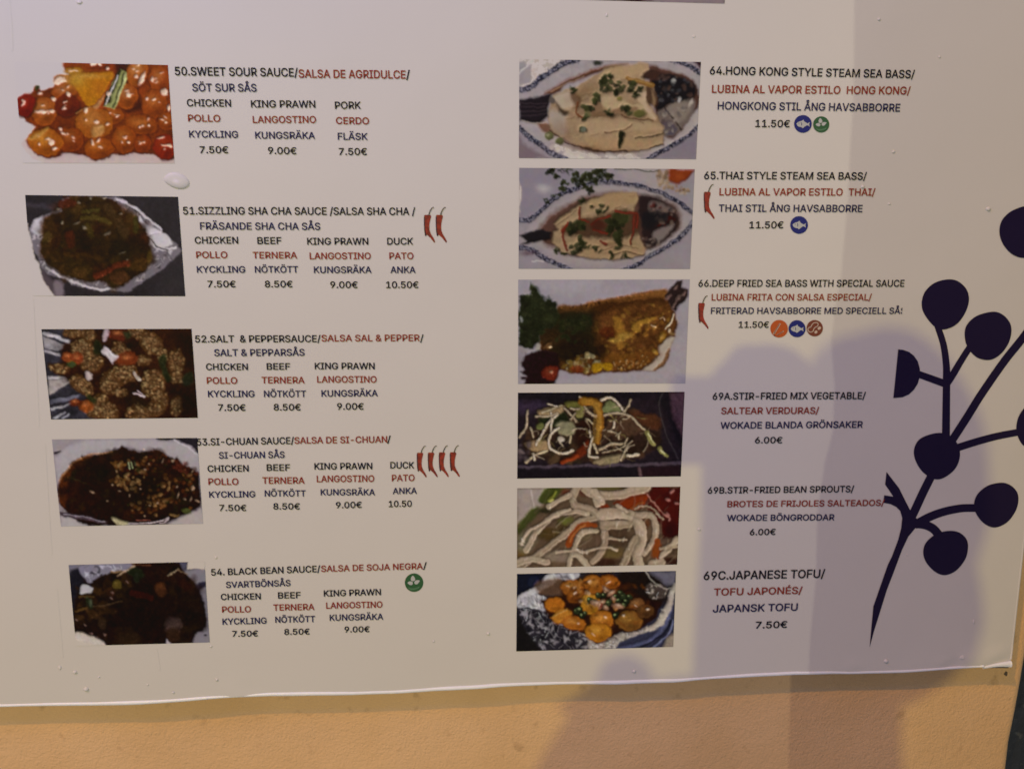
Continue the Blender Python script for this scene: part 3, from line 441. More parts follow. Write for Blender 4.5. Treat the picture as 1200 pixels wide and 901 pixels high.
def dish_fried_bass(P):
    P.mod(.06, 200, None, 3); P.poly([(200, 40), (600, 44), (400, 130), (260, 120)], 'A09AA4', 40, a=.6); P.poly([(320, 700), (760, 660), (1160, 420), (1160, 740), (320, 745)], '9A949E', 30, a=.7)
    sauce = [(300, 225), (360, 210), (440, 215), (520, 190), (640, 165), (780, 140), (900, 115), (1030, 105), (1060, 200), (1090, 270), (1108, 340), (1090, 420), (1055, 490), (1040, 560), (1010, 620), (940, 650), (820, 655), (640, 665), (500, 680), (380, 665), (300, 640), (180, 500), (180, 350)]
    P.poly(sauce, '6A4220', 9, 5, 40, sm=False)
    P.poly([(300, 225), (360, 212), (440, 218), (520, 195), (640, 170), (780, 145), (900, 120), (1030, 110), (1040, 160), (800, 190), (560, 250), (380, 280)], '8A5A2C', 16, a=.9); P.mod(.2, 60, sauce, 9)
    P.line([(500, 200), (700, 165), (1020, 108)], 7, 'A8744A', 8, .6)
    P.poly([(980, 480), (1060, 420), (1085, 430), (1050, 500), (1000, 600), (940, 648), (870, 650), (930, 600)], 'A49A90', 8, sm=False); P.poly([(1050, 500), (1050, 560), (1010, 620), (950, 648), (1010, 580)], '8A6446', 8)
    fishp = [(540, 300), (640, 250), (780, 210), (900, 200), (1020, 210), (1080, 260), (1060, 330), (1020, 400), (990, 470), (960, 560), (880, 620), (700, 650), (600, 600), (480, 520), (520, 400)]
    P.poly(fishp, '6E4420', 20, 10); P.mod(.35, 45, fishp, 12)
    P.scatter(fishp, 260, 5, 13, ['9A6A2C', '7E5020', 'A87C38', '5A3416', '8C6428', '4A280F', '74502A'], 51, (.35, .8), 6, 1.8, 4)
    P.poly([(560, 200), (760, 170), (980, 160), (1040, 200), (900, 190), (700, 230), (560, 280), (520, 330), (500, 260)], '40240F', 22, 8, a=.9); P.glow(860, 265, 60, 40, '3E2210', 0, .5)
    P.poly([(670, 310), (720, 300), (760, 380), (810, 400), (790, 430), (730, 430), (740, 490), (710, 500), (690, 430)], 'A87830', 10, 8); P.poly([(800, 350), (880, 300), (960, 290), (940, 320), (870, 340), (850, 390), (810, 390)], 'B08434', 9, 6)
    P.poly([(640, 440), (700, 430), (720, 400), (800, 410), (760, 440), (690, 470)], 'B48C40', 10, 7, a=.9); P.ell(620, 320, 60, 50, '7A4C26', 0, 16, .8, 8); P.ell(640, 395, 60, 40, '58240F', 0, 16, .85, 8); P.ell(860, 560, 120, 50, '7E4E20', -12, 24, .8, 8); P.ell(700, 570, 90, 40, '86561F', 0, 20, .7, 8)
    for x, y, rx, ry, an in [(1005, 425, 30, 42, 20), (955, 525, 34, 22, 30)]: P.ell(x, y, rx, ry, '6A4418', an, 8, 1, 3); P.ell(x, y, rx * .75, ry * .75, 'A87C30', an, 8, 1); P.glow(x - 5, y, rx * .35, ry * .35, 'D0A860', 0, .8)
    P.line([(1075, 270), (1065, 320), (1025, 370)], 8, 'D0C4AC', 5); P.line([(1100, 280), (1105, 330)], 5, 'B0A498', 5); P.line([(985, 300), (1010, 292), (1020, 310)], 6, 'C0A888', 5, .8)
    P.line([(925, 350), (960, 360)], 6, 'D0B898', 5, .8); P.ell(1052, 380, 8, 14, 'D0C0A8', 0, 6, .8); P.ell(1075, 405, 22, 10, '8A6E48', 10, 6, .9)
    P.scatter([(560, 620), (900, 540), (940, 620), (600, 655)], 60, 3, 6, ['B08A58', '5A3010', 'C8A878'], 52, (.4, .8), 4)
    P.poly([(300, 230), (540, 250), (560, 400), (600, 560), (480, 560), (330, 600), (180, 460), (160, 300)], '201A10', 44, 14, 60, a=.95); P.glow(430, 330, 110, 70, '1C2616', 0, .7); P.glow(380, 470, 120, 60, '1E120E', 0, .8); P.glow(260, 430, 70, 50, '46301A', 0, .7); P.glow(600, 500, 40, 50, '1C100A', 0, .8)
    P.scatter([(250, 300), (540, 280), (540, 460), (300, 460)], 40, 5, 14, ['26341C', '1A2414', '30301A'], 54, (.4, .7), 8)
    P.scatter([(330, 620), (400, 560), (500, 530), (590, 570), (600, 640), (400, 660)], 80, 7, 16, ['8A6E30', '9A8450', '6A4C20', 'A89468', '54381A', '7E7A60'], 53, (.5, .9), 6)
    for q in [[(530, 610), (575, 600), (600, 620), (590, 655), (545, 662)], [(600, 610), (645, 600), (668, 625), (655, 650), (615, 650)]]: P.poly(q, 'B88C1C', 6, 3)
    P.ell(430, 640, 42, 26, '7A3418', 0, 9, .9, 5); P.scatter([(360, 220), (720, 175), (720, 190), (380, 235)], 9, 5, 9, ['3E2412'], 57, (.7, 1), 5)
    lf = [(45, 160), (80, 145), (130, 150), (125, 65), (165, 100), (200, 160), (225, 185), (240, 145), (245, 175), (290, 200), (300, 240), (300, 290), (270, 350), (200, 370), (170, 450), (130, 500), (40, 490)]
    P.poly(lf, '1C2A1C', 9, 12, 26, sm=False); P.scatter(lf, 120, 7, 20, ['243A22', '1A241A', '2E4426', '141C18', '20301E'], 61, (.4, .8), 8, 1.8, 6)
    P.glow(240, 300, 44, 34, '3A5224', 0, .9); P.glow(160, 180, 26, 44, '2E4828', 0, .6)
    P.ell(175, 490, 14, 26, '98968E', 10, 7, .9, 4); P.ell(62, 310, 8, 20, '8A8A8C', 0, 6, .8); P.ell(70, 520, 30, 22, '8A8488', 20, 10, .9, 6); P.glow(60, 580, 30, 40, '7C747C', 0, .7); P.ell(240, 480, 26, 16, '8A6440', -30, 9, .7, 5); P.ell(255, 488, 8, 8, 'B8A080', 0, 5)
    P.poly([(90, 540), (200, 500), (300, 540), (320, 640), (290, 700), (280, 750), (70, 750), (95, 690), (50, 660), (80, 640), (60, 600)], '211014', 9, 10, 28, sm=False); P.ell(255, 665, 60, 48, '74281A', -10, 9, 1, 4); P.glow(250, 655, 30, 24, '984830', 0, .8); P.ell(262, 662, 12, 8, 'C89880', 0, 6, .8); P.ell(75, 700, 24, 12, '2A1018', 0, 7, 1, 6)
    P.poly([(1020, 150), (1060, 90), (1090, 45), (1138, 44), (1135, 90), (1185, 100), (1175, 160), (1140, 200), (1090, 255), (1070, 235)], '261A1A', 7, 4, sm=False)
    for x, y, a, b, an in [(1045, 160, 26, 12, -40), (1090, 95, 22, 9, -60), (1110, 165, 14, 30, 30), (1085, 215, 10, 24, 30), (1150, 130, 9, 24, 40)]: P.ell(x, y, a, b, '6A5450', an, 7, .8, 4)

def dish_stir_fry(P):
    P.poly([(30, 120), (300, 130), (800, 100), (960, 80), (1100, 380), (1130, 500), (40, 540)], '1E161C', 16); P.poly([(30, 120), (230, 120), (160, 180), (30, 190)], '34283A', 24, a=.8)
    P.poly([(1050, 50), (1160, 50), (1145, 360), (1080, 230)], '4A343C', 14, sm=False); P.line([(1000, 60), (985, 180), (1060, 400), (1110, 500)], 7, '3A3436', 8, .8)
    P.poly([(30, 545), (500, 535), (1140, 515), (1140, 540), (500, 552), (30, 562)], '453A44', 8, sm=False); P.poly([(850, 560), (1120, 545), (1130, 620), (870, 620)], '24141A', 12, sm=False); P.line([(845, 560), (858, 615)], 22, '5A4448', 7)
    heap = [(60, 400), (100, 340), (160, 270), (190, 190), (330, 130), (480, 100), (620, 90), (760, 150), (860, 200), (980, 240), (990, 330), (960, 440), (820, 490), (620, 520), (320, 520), (120, 480)]
    P.poly(heap, '30201A', 14, 10, 50, sm=False); P.scatter(heap, 110, 10, 30, ['4A3424', '2A1C14', '5A4430', '3A3020', '24160E'], 71, (.4, .8), 10, 2.4, 6)
    P.poly([(640, 240), (760, 205), (860, 270), (830, 340), (700, 350), (640, 320)], '50382A', 14, 8, a=.9); P.poly([(780, 180), (900, 200), (990, 250), (960, 300), (840, 250)], '5A3420', 16, 8, a=.9); P.poly([(180, 240), (340, 190), (360, 260), (240, 280)], '1E3018', 10, 8); P.ell(465, 240, 40, 22, '182418', 0, 10, .9, 6); P.poly([(430, 260), (530, 240), (520, 420), (440, 440)], '2E1812', 20, 8)
    P.poly([(340, 520), (320, 510), (420, 460), (500, 370), (520, 440), (440, 490)], '702C16', 10, 5); P.line([(330, 522), (430, 480)], 22, 'A04420', 9, .8); P.ell(330, 400, 60, 34, '1A1214', 0, 16, .9)
    P.poly([(600, 160), (650, 110), (720, 170), (680, 200), (620, 190)], '747A50', 8, 5); P.poly([(420, 140), (470, 150), (465, 220), (425, 210)], '86804A', 8, 4); P.poly([(350, 120), (440, 110), (440, 150), (380, 160)], '6E6A34', 8, 5); P.poly([(300, 250), (400, 250), (420, 310), (380, 335), (310, 320)], '7E785E', 9, 6); P.ell(185, 280, 26, 22, '727844', 0, 8, .9, 4)
    P.poly([(180, 180), (330, 140), (320, 190), (210, 220)], '9A8260', 9, 6); P.poly([(80, 400), (170, 370), (250, 380), (240, 430), (150, 440)], '9E8460', 9, 6); P.poly([(540, 510), (640, 480), (760, 470), (700, 520), (580, 528)], '8A7C60', 10, 5)
    R = random.Random(77)
    S = [([(105, 180), (95, 280), (45, 360)], 20), ([(120, 290), (140, 350)], 22), ([(300, 200), (240, 260), (190, 350), (160, 400)], 24), ([(255, 190), (265, 250), (255, 320)], 20), ([(310, 290), (260, 330), (245, 390), (270, 440), (340, 462), (400, 440)], 24),
         ([(345, 165), (400, 210), (430, 250)], 22), ([(160, 215), (240, 215), (300, 195)], 18), ([(200, 195), (280, 160), (330, 145)], 20), ([(450, 85), (520, 110)], 20), ([(590, 110), (650, 90), (700, 120), (740, 170)], 24), ([(790, 100), (770, 150), (740, 180)], 20),
         ([(480, 150), (520, 200), (600, 210), (700, 190), (760, 200)], 26), ([(760, 200), (800, 220), (830, 260), (880, 300)], 26), ([(490, 230), (540, 260)], 18), ([(515, 310), (520, 350)], 16), ([(540, 350), (520, 420), (510, 470)], 24), ([(545, 400), (565, 450)], 20), ([(680, 250), (680, 290)], 16),
         ([(640, 310), (700, 325), (715, 360)], 16), ([(720, 315), (690, 340)], 14), ([(580, 430), (660, 400), (740, 395)], 28), ([(780, 395), (750, 450), (725, 510)], 20), ([(770, 360), (750, 400)], 16), ([(90, 520), (150, 470), (230, 440)], 26), ([(140, 460), (150, 500)], 20), ([(510, 480), (570, 485)], 22), ([(770, 480), (840, 465)], 26),
         ([(380, 160), (440, 165)], 20), ([(420, 190), (380, 230)], 20), ([(240, 130), (300, 150)], 16), ([(390, 340), (385, 385)], 20), ([(600, 450), (700, 440), (800, 380)], 12), ([(650, 250), (690, 240)], 10)]
    for pts, w in S:
        c, h = R.choice([('8C7C64', 'B2A692'), ('A89A86', 'C6BCAC'), ('8E7E68', 'B0A28C'), ('9C8C70', 'BEB098')]); P.strand(pts, w * .66, c, h, '2A1C16')
    for k in range(70):
        x, y = R.uniform(90, 900), R.uniform(130, 510)
        if P.sdf(heap, np.array([x]), np.array([y]))[0] > -12: continue
        a = R.uniform(-1.2, 1.2) + (1.57 if R.random() < .3 else 0); l = R.uniform(18, 50); b = R.uniform(-14, 14)
        P.line([(x, y), (x + l * math.cos(a) - b * math.sin(a), y + l * math.sin(a) + b * math.cos(a)), (x + 2 * l * math.cos(a), y + 2 * l * math.sin(a))], R.uniform(5, 11), R.choice(['7E6E58', '94846C', '6A5A42', 'A49680', '5A4A34', '8A7C4A']), 5, R.uniform(.4, .85), w2=3)
    P.ell(325, 360, 20, 16, 'B8ACA0', 0, 6, .9, 4)
    P.line([(895, 320), (920, 370), (950, 405)], 30, '8A8450', 6, w2=18); P.line([(905, 330), (945, 390)], 7, 'C4C090', 5); P.line([(985, 425), (1010, 460), (1035, 480)], 28, '8A8650', 6, w2=14); P.line([(995, 440), (1020, 465)], 7, 'CCC8A0', 5)
    P.line([(470, 115), (540, 120), (580, 170), (585, 260), (580, 330), (570, 390)], 62, '8A5A1C', 8, w2=30); P.line([(480, 112), (545, 125), (578, 180), (580, 260), (575, 340)], 44, 'B07E30', 10, w2=18)
    for k in range(34):
        for j in range(4):
            P.ell(545 + j * 15 + (k % 2) * 7 - max(0, k - 20) * .4, 130 + k * 8, 4.5, 3.2, 'CC9C4C' if (j < 3) else '9A6A28', 20, 3, .6)
    P.ell(940, 240, 50, 40, '5A3420', 0, 16, .7, 8); P.scatter([(40, 400), (110, 380), (120, 500), (40, 520)], 18, 7, 18, ['4A3E44', '2E262C', '6A5C5C'], 78, (.4, .7), 10); P.mod(.16, 20, None, 7)

def dish_sprouts(P):
    P.mod(.3, 90, None, 3); P.poly([(30, 60), (240, 62), (190, 200), (60, 290), (30, 300)], '8E8078', 20, sm=False); P.line([(130, 80), (150, 200)], 10, 'A89C94', 8)
    P.poly([(230, 65), (350, 70), (300, 110), (240, 170), (190, 165), (180, 130)], '4A5020', 9, 4); P.line([(290, 90), (240, 150)], 14, '8A8C38', 9); P.poly([(130, 200), (200, 210), (110, 300), (50, 380), (35, 330)], '464A22', 12, 5); P.ell(255, 148, 18, 10, 'C8C068', -30, 6)
    P.poly([(40, 400), (140, 330), (160, 420), (60, 520)], '6E6650', 18, 8); P.glow(60, 520, 40, 30, '7A5C28', 0, .8)
    red = [(880, 90), (940, 60), (1135, 55), (1120, 400), (1010, 410), (985, 300), (900, 200)]; P.poly(red, '521610', 10, 5, sm=False); P.mod(.25, 60, red, 5); P.glow(1060, 350, 60, 80, '2E0E0C', 0, .9); P.glow(960, 180, 60, 60, '641A12', 0, .6)
    P.poly([(680, 160), (800, 110), (900, 85), (880, 180), (800, 210), (720, 190)], '8C3412', 9, 4); P.line([(790, 200), (870, 155)], 16, 'A05222', 7); P.poly([(580, 160), (640, 175), (650, 205), (590, 210)], '9A3A18', 8)
    for x, y, rx, ry, c in [(365, 100, 36, 22, '6A3420'), (490, 90, 50, 30, '5A3024'), (220, 215, 50, 20, '2E2A18'), (330, 310, 40, 40, '4A3820'), (250, 370, 70, 40, '54401F'), (360, 280, 44, 24, '6A6A30'), (700, 400, 90, 60, '4E3A2A'), (660, 500, 90, 40, '6E5A34'), (620, 560, 90, 30, '3E2418'), (880, 300, 40, 40, '6A4024'), (1040, 440, 70, 40, '5A4438'), (960, 480, 40, 60, '9A4A18'), (640, 72, 60, 10, '6A6430'), (300, 520, 90, 40, '7A6A5A'), (480, 380, 50, 40, '6E5C44'), (1060, 560, 70, 30, '3A1C14'), (560, 430, 60, 50, '5E4838')]: P.ell(x, y, rx, ry, c, 0, 18, .95, 8)
    S = [([(480, 60), (560, 110), (700, 110), (900, 60)], 70), ([(545, 90), (570, 170)], 60), ([(430, 60), (400, 130), (420, 180), (540, 220), (600, 280), (620, 380), (600, 480), (530, 560)], 62),
         ([(90, 480), (160, 360), (280, 250), (400, 220), (500, 240)], 46), ([(60, 440), (100, 360), (240, 280), (380, 200)], 26), ([(60, 590), (200, 490), (330, 390), (440, 300), (560, 260)], 54), ([(30, 570), (120, 540), (230, 560)], 60), ([(600, 240), (760, 240), (840, 300), (860, 400), (830, 500), (850, 590)], 92), ([(620, 310), (780, 310)], 70),
         ([(560, 350), (470, 360), (420, 440), (370, 590)], 46), ([(500, 600), (440, 520), (400, 500)], 50), ([(740, 580), (780, 480), (820, 400)], 60), ([(820, 240), (930, 250), (960, 340), (940, 420), (880, 500)], 48), ([(700, 180), (760, 220)], 36), ([(820, 200), (900, 180), (1010, 270)], 14), ([(290, 495), (420, 480), (480, 490), (560, 465), (640, 460), (700, 480)], 20),
         ([(1105, 410), (1020, 500), (930, 590)], 50), ([(990, 470), (1100, 460)], 20), ([(1000, 560), (930, 575)], 60), ([(600, 160), (540, 90)], 50), ([(640, 400), (760, 410)], 24), ([(240, 190), (380, 110)], 40)]
    for i, (pts, w) in enumerate(S):
        c, h, l = [('A08C76', 'BEAE9A', '7A6450'), ('A8947E', 'C4B4A2', '806A56'), ('96826C', 'B6A490', '70583F')][i % 3]
        R = random.Random(i + 5); w *= .84
        P.line([(x + 6, y + 7) for x, y in pts], w + 8, '30201A', 16, .45); P.line(pts, w, c, 6, .93, w2=w * R.uniform(.7, 1)); 
        for o_ in (-.32, -.12, .1, .3):
            P.line([(x + w * (o_ + R.uniform(-.06, .06)), y + w * o_ * .9) for x, y in pts], w * R.uniform(.07, .16), h if R.random() < .65 else l, w * .3, R.uniform(.15, .4), w2=w * .05)
        q = smooth(pts, False, 8)
        for k in range(len(pts)):
            a = q[R.randrange(len(q) - 1)]; P.ell(a[0] + R.gauss(0, w * .15), a[1] + R.gauss(0, w * .15), R.uniform(4, 12), 2.4, 'CCC0B0', R.uniform(20, 150), 6, .5)
    R = random.Random(88)
    for k in range(46):
        x, y = R.uniform(40, 1000), R.uniform(180, 580); a = R.uniform(-1.4, -.3); l = R.uniform(40, 120); b = R.uniform(-30, 30)
        P.line([(x, y), (x + l * math.cos(a) + b, y + l * math.sin(a) + b), (x + 2 * l * math.cos(a), y + 2 * l * math.sin(a))], R.uniform(5, 14), R.choice(['8A7862', '7E6A56', 'A8987F', '64503E']), 9, R.uniform(.1, .35), w2=4)
    P.line([(375, 440), (400, 380), (460, 315), (560, 310)], 44, '9A481C', 8, w2=26); P.line([(385, 420), (415, 365), (480, 310)], 12, 'C07840', 8, .8); P.line([(970, 420), (975, 530)], 40, '9A4A1C', 9, w2=20)
    P.line([(895, 100), (960, 180), (1050, 270)], 10, 'B88070', 6, .9, w2=5, warp=4)
    for x, y, rx, ry in [(1065, 90, 10, 20), (1045, 145, 16, 12), (1105, 165, 18, 8), (1040, 240, 14, 9), (1050, 275, 7, 10), (1030, 245, 20, 6)]: P.ell(x, y, rx, ry, 'A87068', 30, 6, .85, 4)
    P.mod(.1, 26, None, 8)

def dish_tofu(P):
    P.poly([(30, 60), (250, 66), (200, 140), (30, 225)], '14141E', 8, sm=False); P.ell(150, 130, 34, 40, '232A50', 40, 14, .9, 8)
    P.poly([(930, 50), (1160, 50), (1145, 140), (1060, 150)], '5A545E', 14, sm=False)
    P.poly([(600, 540), (1140, 250), (1150, 600), (600, 610)], '2E2C3C', 8, sm=False); P.line([(760, 590), (960, 540), (1080, 420), (1110, 320)], 24, '4A4A64', 14, .9); P.line([(900, 590), (1050, 500), (1120, 400)], 12, '15141E', 8); P.line([(980, 595), (1090, 500), (1135, 400)], 12, '63637C', 8); P.poly([(1090, 520), (1140, 490), (1140, 600), (1060, 600)], '8A7868', 12, sm=False)
    foil(P, [(40, 230), (190, 160), (230, 90), (330, 66), (470, 70), (420, 120), (330, 110), (240, 170), (160, 210), (230, 240), (230, 330), (120, 330), (40, 310)], 70, 21, 'C8BEBA', '4A4244', '9A9294')
    P.poly([(40, 235), (200, 150), (240, 90), (300, 75), (290, 110), (220, 180), (120, 230)], 'B4ACA8', 10, 5, a=.8)
    foil(P, [(35, 330), (120, 310), (230, 340), (330, 400), (460, 470), (520, 520), (530, 600), (200, 602), (130, 520), (80, 440)], 190, 22, '8A8082', '0E0B0E', '241F24', (3, 7), (24, 80))
    P.poly([(30, 340), (70, 420), (120, 500), (200, 595), (200, 620), (25, 625)], '14100F', 12, sm=False)
    foil(P, [(470, 480), (560, 520), (590, 560), (720, 500), (880, 460), (1000, 420), (1060, 320), (1140, 130), (1145, 200), (1110, 330), (1040, 440), (900, 490), (760, 540), (720, 590), (540, 600), (520, 520)], 110, 23, 'C4B6A8', '50443E', '8E8078', (3, 9), (14, 50))
    P.poly([(1040, 380), (1145, 140), (1140, 200), (1060, 430), (920, 470)], 'A8988A', 8, 4, a=.8)
    food = [(190, 260), (320, 230), (350, 130), (420, 105), (500, 110), (560, 85), (640, 95), (760, 110), (900, 75), (1050, 130), (1060, 240), (1010, 380), (900, 460), (780, 480), (690, 510), (590, 560), (510, 480), (380, 430), (270, 380), (230, 330)]
    P.poly(food, '2E160A', 10, 6, sm=False); P.mod(.3, 50, food, 4)
    P.poly([(740, 70), (940, 60), (1080, 160), (1060, 260), (900, 230), (800, 160)], '1C120E', 14, 6); foil(P, [(930, 190), (960, 130), (1040, 150), (1090, 170), (1080, 230), (990, 240)], 26, 25, 'A8988C', '17110F', '40342E', (3, 8), (14, 40))
    P.line([(930, 60), (990, 120), (1060, 170), (1120, 170)], 8, '8A7E74', 6)
    P.poly([(180, 130), (330, 100), (350, 180), (330, 220), (190, 215)], '604432', 16, 6, a=.9)
    for a in [(420, 165, 85, 55, 'A05A1E', 'C08440', '5A2A0E', 0), (450, 225, 75, 50, '8E4A16', 'B87830', '421C0A', 0), (570, 145, 75, 60, 'B0641E', 'D08C40', '5A2A0C', 30), (680, 125, 68, 45, 'A85A18', 'CC8034', '54240C', 10), (295, 285, 70, 50, 'C87420', 'DC8C38', '6A300C', -5), (545, 280, 70, 70, 'C88424', 'E0AC50', '6A380E', 20), (350, 365, 70, 48, 'CC8028', 'E09C48', '6A340E', -25),
              (430, 415, 85, 48, 'BC6A20', 'D89040', '642E0C', 15), (630, 395, 82, 68, 'C07020', 'DA9440', '5E2A0C', 0), (600, 480, 92, 65, 'C87C20', 'E0A040', '66300E', 0), (820, 400, 92, 68, '8E5A24', 'B8853C', '422410', 0), (870, 280, 55, 45, '7A4A26', 'A87848', '30180C', 0), (930, 330, 60, 50, '5E3A1C', '7E5428', '28140A', 0)]:
        P.lump(*a[:4], a[4], a[5], a[6], a[7], 6, 1, 3)
    for k in range(60):
        x, y = P.r.uniform(240, 940), P.r.uniform(110, 530)
        if P.sdf(food, np.array([x]), np.array([y]))[0] < -14: P.ell(x, y, P.r.uniform(10, 34), P.r.uniform(5, 14), P.r.choice(['5A2A0E', '6E3610', '3E1C0C', '7E4416', '8E4E18']), P.r.uniform(-60, 60), 14, P.r.uniform(.25, .65), 6)
    P.poly([(270, 372), (375, 312), (412, 345), (330, 405)], 'C87E2C', 6, 3, sm=False); P.line([(285, 368), (380, 315)], 8, 'E0A85C', 6, .8); P.poly([(240, 250), (300, 235), (355, 265), (320, 300), (250, 300)], 'C46E1E', 6, 3, sm=False)
    P.scatter([(400, 110), (720, 110), (780, 330), (500, 300), (400, 250)], 60, 5, 14, ['3E1C0C', '5A2A10', '2C1808', 'B87838', 'C8A078'], 82, (.4, .8), 6)
    for x, y, r in [(545, 250, 22), (570, 262, 18), (600, 220, 20), (640, 225, 18), (770, 225, 24), (820, 230, 20), (795, 262, 22), (750, 200, 18), (740, 260, 22), (455, 330, 24), (485, 365, 20), (470, 320, 18), (675, 275, 22), (725, 358, 22), (505, 345, 16), (780, 290, 16), (720, 230, 16)]:
        P.ell(x, y + 3, r + 4, r + 3, '14160C', 0, 7, .9); P.ell(x, y, r, r, P.r.choice(['263C1A', '2C441E', '1E3016']), 0, 6, 1, 3); P.ell(x - r * .3, y - r * .35, r * .32, r * .25, '94AC80', 0, 5, .8)
    for x, y, a, b, an in [(590, 275, 40, 22, 20), (625, 270, 28, 16, -20), (655, 305, 22, 16, 30), (740, 298, 40, 18, 10), (705, 245, 22, 16, 60), (660, 180, 30, 14, 40), (690, 205, 34, 16, -40), (610, 290, 14, 20, 0)]: P.ell(x, y, a, b, '9A6E54', an, 7, .9, 5); P.ell(x, y - 4, a * .5, b * .4, 'C8A88C', an, 6, .7)
    P.ell(620, 290, 10, 18, '7A1E18', 20, 6, .8)
    P.mod(.08, 20, None, 8)

def dish_cropped(P):
    P.mod(.25, 40, None, 3); P.ell(545, 4, 38, 9, '3A0E10', 0, 5); P.ell(430, -2, 90, 6, '2E2226', 0, 5)
    P.poly([(610, -200), (870, -200), (867, 30), (615, 10)], '7E7078', 12, sm=False)

PANEL_HEX = {k: 'C0BAB6' for k in ('50', '51', '52', '53', '54', '64', '65', '66', '69A', '69B', '69C', 'top')}
# key: (zoom origin and scale of the tracing, corner points, base colour, painter)
DISHES = [
 ('50', (10, 60, 5.714), [(40, 72), (1067, 95), (1112, 752), (95, 750)], 'B4AFAE', dish_sweet_sour, 'glazed orange chicken pieces with pineapple'),
 ('51', (20, 220, 5.714), [(55, 50), (1078, 62), (1127, 727), (105, 724)], '262329', dish_sizzling, 'dark stir fry in a foil boat'),
 ('52', (40, 375, 6.0), [(52, 65), (1107, 62), (1152, 687), (120, 698)], '2C1A12', dish_salt_pepper, 'craggy fried pieces with carrot and onion'),
 ('53', (55, 505, 6.316), [(38, 62), (1112, 50), (1155, 684), (105, 705)], '8E8488', dish_sichuan, 'dark red stew on a white oval plate'),
 ('54', (70, 650, 6.667), [(70, 78), (1131, 52), (1172, 682), (128, 710)], '1E1214', dish_black_bean, 'very dark stir fry with one white piece'),
 ('64', (600, 60, 5.217), [(45, 50), (1155, 68), (1125, 662), (42, 655)], '948C98', dish_hongkong, 'pale steamed fish with green herbs on a blue rimmed plate'),
 ('65', (600, 190, 5.4545), [(46, 38), (1168, 46), (1138, 684), (42, 682)], '938D99', dish_thai, 'steamed fish with red strips on a blue rimmed plate'),
 ('66', (600, 320, 5.714), [(42, 45), (1190, 43), (1160, 738), (40, 742)], '958F9A', dish_fried_bass, 'fried fish under brown sauce with parsley and tomato'),
 ('69A', (600, 450, 5.714), [(40, 58), (1155, 52), (1130, 617), (35, 632)], '161116', dish_stir_fry, 'vegetables with one yellow baby corn on a dark tray'),
 ('69B', (600, 560, 5.714), [(35, 68), (1127, 57), (1105, 578), (33, 600)], '5E4A38', dish_sprouts, 'close view of pale bean sprouts'),
 ('69C', (600, 660, 6.0), [(35, 73), (1153, 52), (1133, 585), (30, 617)], '201A1E', dish_tofu, 'golden tofu rounds with peas in foil'),
 ('top', (560, 0, 3.0), [(150, -345), (905, -330), (867, 14), (165, -5)], '5A4E54', dish_cropped, 'mauve picture cropped by the top of the frame'),
]
# ------------------------------------------------------------------ materials
def mat(name, col, rough=.5, spec=.5, bump=None, coat=0, metal=0):
    m = bpy.data.materials.new(name); m.use_nodes = True; nt = m.node_tree; b = nt.nodes['Principled BSDF']
    b.inputs['Base Color'].default_value = (*col, 1); b.inputs['Roughness'].default_value = rough
    b.inputs['Specular IOR Level'].default_value = spec; b.inputs['Metallic'].default_value = metal
    b.inputs['Coat Weight'].default_value = coat
    if bump:
        tc = nt.nodes.new('ShaderNodeTexCoord'); prev = None
        for sc, st, det in bump:
            n = nt.nodes.new('ShaderNodeTexNoise'); n.inputs['Scale'].default_value = sc; n.inputs['Detail'].default_value = det
            nt.links.new(tc.outputs['Object'], n.inputs['Vector'])
            bp = nt.nodes.new('ShaderNodeBump'); bp.inputs['Strength'].default_value = 1; bp.inputs['Distance'].default_value = st
            nt.links.new(n.outputs['Fac'], bp.inputs['Height'])
            if prev: nt.links.new(prev.outputs['Normal'], bp.inputs['Normal'])
            prev = bp
        nt.links.new(prev.outputs['Normal'], b.inputs['Normal'])
    return m
def vary(m, sc, amt, c2, lo=.4, hi=.7, stretch=(1, 1, 1)):
    """mottle a material between its colour and c2 (dirt, wear)"""
    nt = m.node_tree; b = nt.nodes['Principled BSDF']; c = b.inputs['Base Color'].default_value[:]
    if b.inputs['Base Color'].is_linked: src = b.inputs['Base Color'].links[0].from_socket
    else: src = None
    tc = nt.nodes.new('ShaderNodeTexCoord'); mp = nt.nodes.new('ShaderNodeMapping'); mp.inputs['Scale'].default_value = stretch
    n = nt.nodes.new('ShaderNodeTexNoise'); n.inputs['Scale'].default_value = sc; n.inputs['Detail'].default_value = 6
    r = nt.nodes.new('ShaderNodeMapRange'); r.inputs['From Min'].default_value = lo; r.inputs['From Max'].default_value = hi; r.inputs['To Max'].default_value = amt
    mx = nt.nodes.new('ShaderNodeMix'); mx.data_type = 'RGBA'
    nt.links.new(tc.outputs['Object'], mp.inputs['Vector']); nt.links.new(mp.outputs[0], n.inputs['Vector']); nt.links.new(n.outputs['Fac'], r.inputs['Value']); nt.links.new(r.outputs[0], mx.inputs['Factor'])
    if src: nt.links.new(src, mx.inputs['A'])
    else: mx.inputs['A'].default_value = c
    mx.inputs['B'].default_value = (*c2, 1)
    nt.links.new(mx.outputs['Result'], b.inputs['Base Color'])
PW = .62
M_vinyl = mat('printed_vinyl', (PW, PW * .985, PW * .965), .42, .2, [(7, .0022, 2), (260, .00005, 3)])
vary(M_vinyl, 3.2, .25, (PW * .94, PW * .91, PW * .86)); vary(M_vinyl, 900, .10, (PW * .9, PW * .88, PW * .88), .5, .75)
M_edge = mat('vinyl_edge', (.80, .83, .90), .3, .5, [(60, .0006, 2)])
M_gap_nail = mat('gap_shade_and_nail', (.10, .075, .055), .8)  # dark brown: shade of the corner gap put into colour, also the nail
